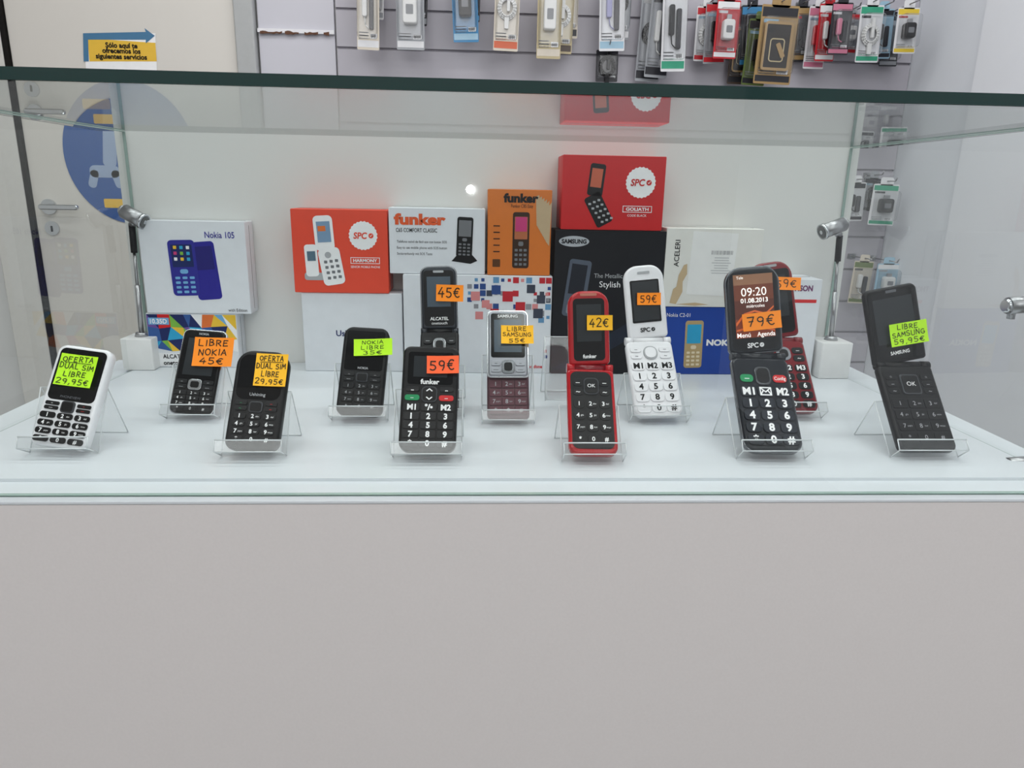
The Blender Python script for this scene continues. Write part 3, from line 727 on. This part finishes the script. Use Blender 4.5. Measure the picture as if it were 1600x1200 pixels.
def front(parent, w, l, S, bodyname):
    t = S.get('t', .012); rb, rt = S.get('rr', (.16, .16))
    g = G(); g.slab(0, l/2, w, l, -t, 0, S['body'], r=rb*w, rt=rt*w, b=S.get('b', .0028), n=8)
    if 'rim' in S:
        g.slab(0, l/2, w+.0018, l+.0018, -t*.7, -t*.22, S['rim'], r=rb*w+.0005, rt=rt*w+.0005, b=.0006, n=8)
    for (m, a0, b0, a1, b1, r) in S.get('plates', []):
        g.slab(((a0+a1)/2-.5)*w, (b0+b1)/2*l, (a1-a0)*w, (b1-b0)*l, -.001, .0003, m, r=r*w, n=6)
    body = g.obj(bodyname, parent)
    if 'screen' in S:
        a0, b0, a1, b1, m, lc = S['screen']
        g = G(); g.slab(((a0+a1)/2-.5)*w, (b0+b1)/2*l, (a1-a0)*w, (b1-b0)*l, -.0008, .0006, m, r=.03*w)
        if lc:
            c0, d0, c1, d1, m2 = lc
            g.slab(((c0+c1)/2-.5)*w, (d0+d1)/2*l, (c1-c0)*w, (d1-d0)*l, .0006, .0008, m2)
        if 'screenart' in S: S['screenart'](g, w, l)
        g.obj('screen', body)
    if 'slot' in S:
        a, y, m = S['slot']; g = G(); g.slab(0, y*l, a*w, .02*l+.0012, -.001, .0009, m, r=.001); g.obj('earpiece', body)
    if 'dpad' in S:
        cx, cy, dw, dh, rm, cmn, rr = S['dpad']; X = (cx-.5)*w; Y = cy*l; dw *= w; dh *= l
        g = G(); g.slab(X, Y, dw, dh, 0, .0016, rm, r=rr*min(dw, dh), b=.0005); q = S.get('inner', .62)
        g.slab(X, Y, dw*q, dh*q, .0016, .0022, cmn, r=rr*min(dw, dh)*q, b=.0002)
        if S.get('ok'): g.text('OK', X, Y, dh*.2, LEG, .0026)
        if S.get('arrows'):
            k = dh*.13
            for sg in (1, -1):
                g.poly([(X-k*1.6, Y+sg*dh*.2), (X, Y+sg*(dh*.2+k*1.3)), (X+k*1.6, Y+sg*dh*.2), (X+k*1.1, Y+sg*(dh*.2-k*.3)), (X, Y+sg*(dh*.2+k*.7)), (X-k*1.1, Y+sg*(dh*.2-k*.3))][::sg], .0026, LEG)
        g.obj('navigation_key', body)
    for K in S.get('keys', []): key_grid(body, w, l, K)
    if 'texts' in S:
        g = G()
        for (s, fx, fy, hh, m, bd, mw) in S['texts']:
            if s == 'TICK': g.disc((fx-.5)*w, fy*l, hh*w*.6, .0006, .0009, m, 16); tick(g, (fx-.5)*w, fy*l, hh*w*.5, S['body'], .0012)
            else: g.text(s, (fx-.5)*w, fy*l, hh*w, m, .0011, bold=bd, maxw=mw*w)
        g.obj('lettering', body)
    return body

def stand(M, w, l, t, hfrac=.62, wadd=.012, lip=.009):
    X, U, N = (M.to_3x3().col[i].normalized() for i in range(3))
    lean = math.atan2(N.z, -N.y); N = Vector((0, -math.cos(lean), math.sin(lean))); U = Vector((0, math.sin(lean), math.cos(lean)))
    O = M.translation; W = w + wadd
    def Q(a, n): return O + U*a + N*n
    C = Q(-.0025, -t-.0022); A = Q(-.0025, .007); T = Q(lip, .0085); D = Q(l*hfrac, -t-.0022)
    E = Vector((O.x, D.y + max(.03, (D.z-ZS)*.42), ZS+.0008))
    prof = [T, A, C, D, E]
    Mr = Matrix.Translation((O.x, C.y, ZS)); R = root('phone_stand', Mr, 'clear acrylic easel stand holding a phone', 'display stand', 'clear acrylic phone stands')
    Mi_ = Mr.inverted(); prof = [Mi_ @ p for p in prof]
    g = G(); hw = W/2
    for i, (a, b) in enumerate(zip(prof, prof[1:])):
        g.add([(-hw, a.y, a.z), (hw, a.y, a.z), (hw, b.y, b.z), (-hw, b.y, b.z)], [(0,1,2,3)], ACR)
    g.obj('clear_sheet', R)
    e = G()
    for sx in (-1, 1):
        for a, b in zip(prof, prof[1:]):
            e.cyl((sx*W/2, a.y, a.z), (sx*W/2, b.y, b.z), .0006, .0006, ACRE, 6)
    e.cyl((-W/2, prof[0].y, prof[0].z), (W/2, prof[0].y, prof[0].z), .0008, .0008, ACRE, 6)
    for k in (4, 1, 3): e.cyl((-W/2, prof[k].y, prof[k].z), (W/2, prof[k].y, prof[k].z), .0006, .0006, ACRE, 6)
    e.obj('edge_highlight', R)
    return R

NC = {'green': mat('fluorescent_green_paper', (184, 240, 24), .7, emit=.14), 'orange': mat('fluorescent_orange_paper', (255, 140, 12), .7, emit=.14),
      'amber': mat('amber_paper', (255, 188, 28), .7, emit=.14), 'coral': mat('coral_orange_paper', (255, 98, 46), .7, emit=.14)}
def note(M0, c, col, lines, label, ink=INK, uline=False, off=.0045):
    M, w, l, ang = fit(M0.translation.copy(), 0, c, M0, off)
    r = root('price_note', M, label, 'price note', 'handwritten price notes')
    g = G(); n = 10; V = []; Fc = []
    cz = lambda x, y: .0016*(abs(x/w*2)**2)*.6 - .0006*math.sin(y/l*3)
    for j in range(n+1):
        for i in range(n+1):
            x = (i/n-.5)*w; y = j/n*l; V.append((x, y, cz(x, y)))
    for j in range(n):
        for i in range(n): Fc.append((j*(n+1)+i, j*(n+1)+i+1, (j+1)*(n+1)+i+1, (j+1)*(n+1)+i))
    g.add(V, Fc, NC[col], True); g.add([(x, y, z-.00015) for x, y, z in V], [f[::-1] for f in Fc], NC[col], True)
    g.obj('paper', r)
    g = G(); k = len(lines); lh = l/(k+.2)
    for i, s in enumerate(lines):
        cy = l - (i+.6)*lh; s, fw = s if isinstance(s, tuple) else (s, .8)
        handwrite(g, s, 0, cy, lh*.68, w*min(.94, fw*1.06), ink, 0, th=.15 if k > 1 else .12)
    if uline: g.poly([(-w*.36, l-lh*1.08), (w*.36, l-lh*1.06), (w*.36, l-lh*1.14), (-w*.36, l-lh*1.16)], 0, ink)
    for v in g.v: v.z = cz(v.x, v.y) + .0004
    g.obj('handwriting', r)

def bar_phone(c, lean, S, label, st=True, **kw):
    lean = math.radians(lean); t = S.get('t', .012)
    P0 = on_z((c[2][0]+c[3][0])/2, (c[2][1]+c[3][1])/2, ZS + (t+.0022)*math.sin(lean)+.0025*math.cos(lean)+.001)
    M, w, l, ang = fit(P0, lean, c)
    r = root('mobile_phone', M, label, 'mobile phone', 'phones on display')
    front(r, w, l, S, 'phone_body')
    if st: stand(M, w, l, t, **kw)
    return M, w, l, r

def flip_phone(cl, cu, lean_l, lean_u, SL, SU, label, **kw):
    ll = math.radians(lean_l); lu = math.radians(lean_u); t = SL.get('t', .011)
    P0 = on_z((cl[2][0]+cl[3][0])/2, (cl[2][1]+cl[3][1])/2, ZS + (t+.0022)*math.sin(ll)+.0025*math.cos(ll)+.001)
    M, w, l, ang = fit(P0, ll, cl)
    N = M.to_3x3().col[2]
    Pu = on_plane(P0, N, (cu[2][0]+cu[3][0])/2, (cu[2][1]+cu[3][1])/2)
    Mu, wu, lu_, angu = fit(Pu, lu, cu)
    r = root('flip_phone', M, label, 'mobile phone', 'phones on display')
    front(r, w, l, SL, 'keypad_half')
    Mrel = M.inverted() @ Mu
    b = front(r, wu, lu_, SU, 'screen_half')
    b.matrix_local = Mrel
    hy = (Mrel.translation.y + l)/2
    g = G(); hr = .0052
    zc = -.0045
    g.cyl((-w*.49, hy, zc), (-w*.33, hy, zc), hr, hr, SU['body'], 24); g.cyl((w*.33, hy, zc), (w*.49, hy, zc), hr, hr, SU['body'], 24)
    g.cyl((-w*.325, hy, zc), (w*.325, hy, zc), hr*.93, hr*.93, SL.get('hm', SL['body']), 24)
    g.obj('hinge', r)
    stand(M, w, l, t, **kw)
    return M, Mu, w, l

DK = ['*','0','#','7','8','9','4','5','6','1','2','3']
# 1 white bar phone
S = dict(body=WHT, t=.013, rr=(.13,.16), plates=[(SCR, .07,.45,.93,.965,.1)], screen=(.13,.53,.87,.90,SCR,None),
  texts=[('PHONEVIEW', .5,.485,.045,LEGG,0,.5)], dpad=(.5,.39,.25,.115,DGR,BLK,.25), inner=.8,
  keys=[dict(r=(.06,.345,.36,.435), n=(1,2), m=BLK, lm=LEG, labels=['—','–'], gap=(.85,.8)), dict(r=(.64,.345,.94,.435), n=(1,2), m=BLK, lm=REDK, labels=['—','–'], gap=(.85,.8)),
        dict(r=(.03,.03,.97,.335), n=(3,4), m=BLK, lm=LEG, gap=(.9,.76), sub=True, lh=.48, bold=.03)])
M1, w, l, _ = bar_phone([(93,541),(177,543),(133,700),(42,698)], 30, S, 'white bar phone with black keys and green note')
note(M1, [(98,554),(154,556),(142,606),(82,601)], 'green', [('OFERTA',.8),('DUAL SIM',.92),('LIBRE',.6),('29,95€',.85)], 'fluorescent green note on the white bar phone', uline=True)
# 2 chrome rimmed phone
S = dict(body=BLK, rim=CHR, t=.011, rr=(.16,.14), plates=[(SCR,.06,.36,.94,.98,.1)], screen=(.14,.44,.86,.9,SCR,(.16,.45,.84,.89,SCRG)),
  texts=[('NOKIA',.5,.945,.05,LEGS,.03,.4)], dpad=(.5,.34,.32,.125,CHR,BLK,.3), inner=.6,
  keys=[dict(r=(.05,.28,.34,.4), n=(1,2), m=KEYB, lm=LEGS, labels=['—','–']), dict(r=(.66,.28,.95,.4), n=(1,2), m=KEYB, lm=LEGS, labels=['—','–']),
        dict(r=(.05,.03,.95,.27), n=(3,4), m=KEYB, lm=LEG, gap=(.95,.82), sub=True, lh=.5, rr=.15)])
M2, w, l, _ = bar_phone([(288,514),(354,517),(330,649),(262,644)], 30, S, 'slim black phone with chrome rim and orange note')
note(M2, [(305,526),(367,529),(361,573),(300,572)], 'orange', [('LIBRE',.75),('NOKIA',.7),('45€',.6)], 'orange note on the chrome rimmed phone')
# 3 black bar phone
S = dict(body=BLKM, t=.013, rr=(.2,.3), plates=[(SCR,.08,.5,.92,.95,.16)], screen=(.16,.6,.84,.9,SCR,None), texts=[('Ushining',.5,.55,.06,LEGS,.01,.5)],
  dpad=(.5,.425,.26,.11,DGR,BLK,.25), inner=.8,
  keys=[dict(r=(.08,.38,.35,.49), n=(1,2), m=KEYB, lm=GRNK, labels=['~','–'], lh=.5), dict(r=(.65,.38,.92,.49), n=(1,2), m=KEYB, lm=REDK, labels=['~','–'], lh=.5),
        dict(r=(.08,.07,.92,.37), n=(3,4), m=KEYB, lm=LEG, gap=(.86,.72), sub=True, lh=.5, bold=.03)])
M3, w, l, _ = bar_phone([(373,546),(453,550),(433,706),(347,702)], 30, S, 'matte black bar phone with amber note')
note(M3, [(402,549),(451,557),(445,607),(396,600)], 'amber', [('OFERTA',.72),('DUAL SIM',.88),('LIBRE',.55),('29,95€',.85)], 'amber note on the matte black bar phone', uline=True)
# 4 black phone
S = dict(body=BLKM, t=.013, rr=(.18,.2), plates=[(SCR,.08,.5,.92,.95,.06)], screen=(.14,.56,.86,.92,SCR,None), dpad=(.5,.42,.26,.1,DGR,BLK,.2), inner=.8,
  keys=[dict(r=(.08,.37,.35,.48), n=(1,2), m=KEYB, lm=LEGS, labels=['—','–']), dict(r=(.65,.37,.92,.48), n=(1,2), m=KEYB, lm=LEGS, labels=['—','–']),
        dict(r=(.08,.06,.92,.36), n=(3,4), m=KEYB, lm=LEGS, gap=(.9,.78), sub=True, lh=.42)], texts=[('NOKIA',.5,.525,.05,LEGS,.02,.4)])
M4, w, l, _ = bar_phone([(541,510),(607,512),(598,650),(521,648)], 30, S, 'black bar phone with small grey keys and green note')
note(M4, [(553,530),(613,529),(613,556),(553,555)], 'green', [('NOKIA',.55),('LIBRE',.6),('35€',.5)], 'green note on the black bar phone')
# 5 silver-edged flip phone behind
SU = dict(body=mat('gunmetal_plastic', (44,48,54), .3, metal=.4), rim=DCH, t=.008, rr=(.08,.22), plates=[(SCR,.07,.05,.93,.94,.1)], screen=(.14,.32,.86,.86,SCR,(.17,.36,.83,.84,SCRB)),
  texts=[('ALCATEL',.5,.17,.085,LEG,.02,.55),('onetouch',.5,.10,.08,LEG,.0,.55)], slot=(.3,.92,LEGS))
SL = dict(body=BLK, t=.011, rr=(.15,.1), dpad=(.5,.8,.32,.2,CHR,BLK,.4), keys=[dict(r=(.06,.7,.33,.92), n=(1,2), m=KEYB, lm=LEGS, labels=['—','–']), dict(r=(.67,.7,.94,.92), n=(1,2), m=KEYB, lm=LEGS, labels=['—','–']),
   dict(r=(.06,.05,.94,.66), n=(3,4), m=KEYB, lm=LEGS, sub=True)])
Ml, M5, w, l = flip_phone([(658,517),(716,517),(718,640),(652,640)], [(657,417),(712,416),(715,514),(659,515)], 45, 12, SL, SU, 'open dark flip phone with grey screen standing behind another')
note(M5, [(682,445),(724,445),(724,471),(681,471)], 'orange', [('45€',.8)], 'orange note on the dark flip phone')
# 6 big-key bar phone
S = dict(body=BLK, t=.014, rr=(.2,.14), plates=[(SCR,.1,.63,.9,.94,.05)], screen=(.17,.69,.83,.91,SCR,(.2,.7,.8,.9,SCRG)), texts=[('funker',.5,.655,.085,LEG,.03,.42)],
  dpad=(.5,.535,.28,.15,DGR,BLK,.3), inner=.86, arrows=True,
  keys=[dict(r=(.06,.555,.34,.61), n=(1,1), m=KEYB, lm=LEG, labels=['...'], lh=.5,bold=.05), dict(r=(.66,.555,.94,.61), n=(1,1), m=KEYB, lm=LEG, labels=['...'], lh=.5, bold=.05),
        dict(r=(.05,.465,.35,.54), n=(1,1), m=GRNK, lm=LEG, labels=['–'], gap=(.86,.72)), dict(r=(.65,.465,.95,.54), n=(1,1), m=REDK, lm=LEG, labels=['–'], gap=(.86,.72)),
        dict(r=(.05,.04,.95,.455), n=(3,5), m=KEYB, lm=LEG, gap=(.94,.86), lh=.6, bold=.04, rr=.2, labels=DK+['M1','°/•','M2'])])
M6, w, l, _ = bar_phone([(632,541),(717,541),(713,708),(620,706)], 30, S, 'black bar phone with very large white digits')
note(M6, [(667,556),(717,556),(717,584),(667,583)], 'coral', [('59€',.78)], 'coral note on the large-digit phone')
# 7 slider phone
cS = [(763,489),(822,490),(830,655),(759,655)]
S = dict(body=PURP, t=.008, rr=(.12,.12), keys=[dict(r=(.05,.04,.95,.36), n=(3,4), m=mat('mauve_keys', (96,60,68), .25, coat=.3), lm=LEGS, gap=(.96,.85), sub=True, lh=.45, rr=.12)])
M7, w, l, r7 = bar_phone(cS, 32, S, 'silver slider phone with brown-purple keypad and amber note')
Msl = Matrix.Translation((0, l*.375, .0075))
S2 = dict(body=SILV, rim=CHR, t=.007, rr=(.1,.14), plates=[(SCR,.08,.28,.92,.95,.06)], screen=(.14,.34,.86,.86,SCR,(.16,.36,.84,.85,SCRB)), texts=[('SAMSUNG',.5,.905,.075,LEG,.02,.55)],
  dpad=(.5,.14,.32,.2,DCH,BLK,.3), keys=[dict(r=(.06,.05,.34,.24), n=(1,2), m=SILV, lm=BLACKP, labels=['—','–']), dict(r=(.66,.05,.94,.24), n=(1,2), m=SILV, lm=BLACKP, labels=['—','–'])])
bb = front(r7, w*.97, l*.63, S2, 'sliding_screen_half'); bb.matrix_local = Msl
note(M7, [(783,509),(833,508),(834,537),(783,537)], 'amber', [('LIBRE',.6),('SAMSUNG',.85),('55€',.5)], 'amber note on the silver slider phone', off=.012)
# 8 red flip phone
SU = dict(body=RED, t=.008, rr=(.1,.35), plates=[(SCR,.12,.06,.88,.9,.1)], screen=(.17,.28,.83,.84,SCR,(.2,.32,.8,.82,SCRG)), texts=[('funker',.5,.12,.085,LEG,.03,.4)], slot=(.4,.95,mat('copper_mesh', (190,110,90), .4)))
SL = dict(body=RED, t=.011, rr=(.2,.1), plates=[(BLKM,.07,.06,.93,.96,.14)], dpad=(.5,.78,.32,.2,DGR,BLKM,.3), ok=True, inner=.86, hm=DRED,
  keys=[dict(r=(.1,.66,.34,.88), n=(1,2), m=BLKM, lm=LEG, labels=['~','–'], hz=.0006), dict(r=(.66,.66,.9,.88), n=(1,2), m=BLKM, lm=LEG, labels=['~','–'], hz=.0006),
        dict(r=(.1,.1,.9,.64), n=(3,4), m=BLKM, lm=LEG, hz=.0006, lh=.34, sub=True, bold=.02)])
Ml, M8, w, l = flip_phone([(887,576),(957,576),(969,710),(888,710)], [(888,455),(950,454),(955,570),(888,571)], 42, 12, SL, SU, 'open glossy red flip phone with amber note')
note(M8, [(917,492),(957,493),(957,516),(917,516)], 'amber', [('42€',.75)], 'amber note on the red flip phone')
# 9 white flip phone
SU = dict(body=WHT, t=.008, rr=(.1,.35), screen=(.14,.22,.86,.8,SCR,(.18,.25,.82,.78,SCRG)), texts=[('SPC',.43,.12,.1,BLACKP,.03,.3),('TICK',.63,.12,.08,BLACKP,.03,.2)], slot=(.3,.9,LEGS))
SL = dict(body=WHT, t=.011, rr=(.18,.12), dpad=(.5,.83,.3,.18,LEGS,WHT,.45), inner=.8,
  keys=[dict(r=(.05,.74,.33,.92), n=(1,2), m=WHT, lm=LEGG, labels=['~','–']), dict(r=(.67,.74,.95,.92), n=(1,2), m=WHT, lm=LEGG, labels=['~','–']),
        dict(r=(.04,.03,.96,.72), n=(3,5), m=WHT, lm=BLACKP, lh=.52, bold=.03, gap=(.94,.86), labels=DK+['M1','M2','M3'])])
Ml, M9, w, l = flip_phone([(978,534),(1048,531),(1070,648),(993,651)], [(974,415),(1034,414),(1046,527),(981,530)], 42, 12, SL, SU, 'open white flip phone with orange note')
note(M9, [(995,458),(1033,457),(1032,476),(996,477)], 'orange', [('59€',.7)], 'orange note on the white flip phone')
# 11 dark red flip (behind 10)
SU = dict(body=DRED, t=.008, rr=(.1,.35), plates=[(SCR,.08,.06,.92,.9,.1)], screen=(.14,.24,.86,.84,SCR,(.18,.28,.82,.82,SCRG)), slot=(.3,.95,LEGS))
SL = dict(body=DRED, t=.011, rr=(.18,.12), dpad=(.5,.8,.3,.19,SILV,BLK,.4),
  keys=[dict(r=(.05,.68,.33,.9), n=(1,2), m=BLK, lm=LEG, labels=['~','–']), dict(r=(.67,.68,.95,.9), n=(1,2), m=BLK, lm=LEG, labels=['~','–']),
        dict(r=(.05,.04,.95,.66), n=(3,5), m=BLK, lm=LEG, lh=.5, bold=.03, labels=DK+['M1','M2','M3'])])
Ml, M11, w, l = flip_phone([(1184,533),(1254,530),(1282,642),(1206,645)], [(1168,410),(1236,409),(1250,527),(1182,530)], 42, 12, SL, SU, 'open dark red flip phone standing behind a black one')
note(M11, [(1208,434),(1252,432),(1250,452),(1208,454)], 'orange', [('59€',.75)], 'orange note on the dark red flip phone')
# 10 black flip with lit screen
def art10(g, w, l):
    LB = [mat('lit_wallpaper_%s' % n, c, .2, var=.25, scale=25, emit=.35) for n, c in (('rust', (120,52,28)), ('umber', (80,38,26)), ('sienna', (104,54,36)), ('tan', (132,94,70)))]
    for k, (y0, y1) in enumerate(((.18,.4),(.4,.62),(.62,.8),(.8,.92))):
        g.slab(0, (y0+y1)/2*l, .74*w, (y1-y0)*l, .0006, .0008, LB[k])
    og = mat('lit_orange_wave', (196, 92, 36), .2, emit=.4)
    g.poly([(-.36*w,.36*l),(-.2*w,.47*l),(.0,.5*l),(.0,.48*l),(-.2*w,.44*l),(-.36*w,.32*l)], .0011, og)
    g.poly([(.0,.5*l),(.2*w,.46*l),(.36*w,.54*l),(.36*w,.52*l),(.2*w,.43*l),(.0,.48*l)], .0011, og)
    g.poly([(-.36*w,.28*l),(.0,.33*l),(.36*w,.26*l),(.36*w,.24*l),(.0,.3*l),(-.36*w,.26*l)], .0011, og)
    lw = mat('lit_white_text', (245,240,235), .3, emit=.7)
    g.text('Tele', -.25*w, .885*l, .05*w, lw, .0014); g.text('09:20', 0, .715*l, .15*w, lw, .0014, bold=.0, maxw=.58*w)
    g.text('01.08.2013', 0, .615*l, .08*w, lw, .0014, bold=.02, maxw=.6*w); g.text('miércoles', .02*w, .55*l, .06*w, lw, .0014, maxw=.42*w)
    g.text('Menú', -.23*w, .215*l, .08*w, lw, .0014, bold=.01); g.text('Agenda', .19*w, .215*l, .08*w, lw, .0014, bold=.01, maxw=.34*w)
SU = dict(body=NAVY, rim=DCH, t=.009, rr=(.1,.3), plates=[(SCR,.06,.04,.94,.95,.12)], screen=(.11,.165,.89,.935,SCR,None), screenart=art10, texts=[('SPC',.43,.09,.085,LEG,.03,.3),('TICK',.6,.09,.07,LEG,.03,.2)])
SL = dict(body=NAVY, rim=DCH, t=.012, rr=(.22,.12), dpad=(.5,.79,.28,.2,DCH,BLK,.35), inner=.78,
  keys=[dict(r=(.06,.70,.35,.82), n=(1,1), m=GRNK, lm=LEG, labels=['–'], gap=(.8,.7)), dict(r=(.65,.70,.94,.82), n=(1,1), m=REDK, lm=LEG, labels=['Config'], gap=(.85,.7), lh=.3),
        dict(r=(.05,.05,.95,.68), n=(3,5), m=mat('navy_keys', (24,30,40), .3), lm=LEG, lh=.58, bold=.04, gap=(.92,.84), labels=DK+['M1','✉','M2'])])
Ml, M10, w, l = flip_phone([(1144,560),(1228,557),(1257,703),(1166,707)], [(1132,419),(1217,416),(1223,549),(1142,553)], 42, 12, SL, SU, 'open navy-black flip phone with lit clock screen')
note(M10, [(1158,489),(1220,487),(1221,514),(1162,516)], 'orange', [('79€',.72)], 'orange note on the flip phone with lit screen')
# 12 black flip
SU = dict(body=BLKM, t=.008, rr=(.06,.12), plates=[(SCR,.05,.04,.95,.95,.05)], screen=(.1,.24,.9,.88,SCR,(.13,.27,.87,.86,SCRG)), texts=[('SAMSUNG',.5,.14,.06,LEG,.03,.36)], slot=(.2,.94,LEGG))
SL = dict(body=BLKM, t=.010, rr=(.12,.08), plates=[(BLK,.05,.03,.95,.93,.05)], dpad=(.5,.76,.34,.24,DGR,BLK,.15), ok=True, inner=.86,
  keys=[dict(r=(.06,.64,.3,.89), n=(1,3), m=BLK, lm=LEGS, labels=['~','–','▫'], hz=.0006), dict(r=(.7,.64,.94,.89), n=(1,3), m=BLK, lm=LEGS, labels=['~','–','▫'], hz=.0006),
        dict(r=(.07,.08,.93,.6), n=(3,4), m=BLK, lm=LEGS, hz=.0006, lh=.36, sub=True, bold=0, gap=(.95,.85), rr=.12)])
Ml, M12, w, l = flip_phone([(1371,572),(1454,569),(1497,700),(1409,708)], [(1349,449),(1431,447),(1450,565),(1366,568)], 42, 12, SL, SU, 'open slim black flip phone with green note')
note(M12, [(1389,504),(1446,502),(1452,536),(1392,540)], 'green', [('LIBRE',.55),('SAMSUNG',.85),('59,95€',.8)], 'green note on the slim black flip phone')
# empty stand
P = on_z(872, 622, ZS+.012)
Me, _, _, _ = fit(P, math.radians(22), [(852,520),(895,520),(897,622),(852,622)])
st = stand(Me, .03, .09, .004, hfrac=.9, wadd=.006); st['label'] = 'empty clear acrylic easel stand before a mosaic box'

# ------------------------------------------------------------------ lights
# daylight through the open shop front: bright above eye level, dimmed below to cut the veil on the glass
w_ = bpy.data.worlds.new('world'); scene.world = w_; w_.use_nodes = True
nt = w_.node_tree; N = nt.nodes; L = nt.links; bg = N['Background']
tc = N.new('ShaderNodeTexCoord'); sp = N.new('ShaderNodeSeparateXYZ'); mr = N.new('ShaderNodeMapRange')
L.new(tc.outputs['Generated'], sp.inputs[0]); L.new(sp.outputs['Z'], mr.inputs['Value'])
mr.inputs['From Min'].default_value = -.05; mr.inputs['From Max'].default_value = .15
mr.inputs['To Min'].default_value = .10; mr.inputs['To Max'].default_value = .72
bg.inputs[0].default_value = (.95, .97, 1, 1); L.new(mr.outputs[0], bg.inputs[1])
def area(name, loc, sx, sy, e, rot=(0,0,0), col=(1,1,1)):
    L = bpy.data.lights.new(name, 'AREA'); L.shape = 'RECTANGLE'; L.size = sx; L.size_y = sy; L.energy = e; L.color = col
    o = bpy.data.objects.new(name, L); COL.objects.link(o); o.location = loc; o.rotation_euler = rot
    return o
for x in (-.8, .7):
    area('ceiling_and_fill_light', (x, 1.7, 2.76), 1.2, .3, 10)
    area('ceiling_and_fill_light', (x, .8, 2.76), 1.2, .3, 12)
    area('ceiling_and_fill_light', (x, -.45, 2.76), 1.2, .2, 10)
    area('ceiling_and_fill_light', (x, -2.2, 2.55), 1.4, .9, 13, (math.radians(40), 0, 0))  # tilted fill panels, added behind the camera to brighten the case front
# distant shop lamp whose reflection glints in the front glass
hit = on_y(735, 296, yF); dd = (hit-CAM).normalized(); dd.y = -dd.y
pl = bpy.data.lights.new('shop_lamp', 'POINT'); pl.energy = 6; pl.shadow_soft_size = .02
po = bpy.data.objects.new('shop_lamp', pl); COL.objects.link(po); po.location = hit + dd*3.0
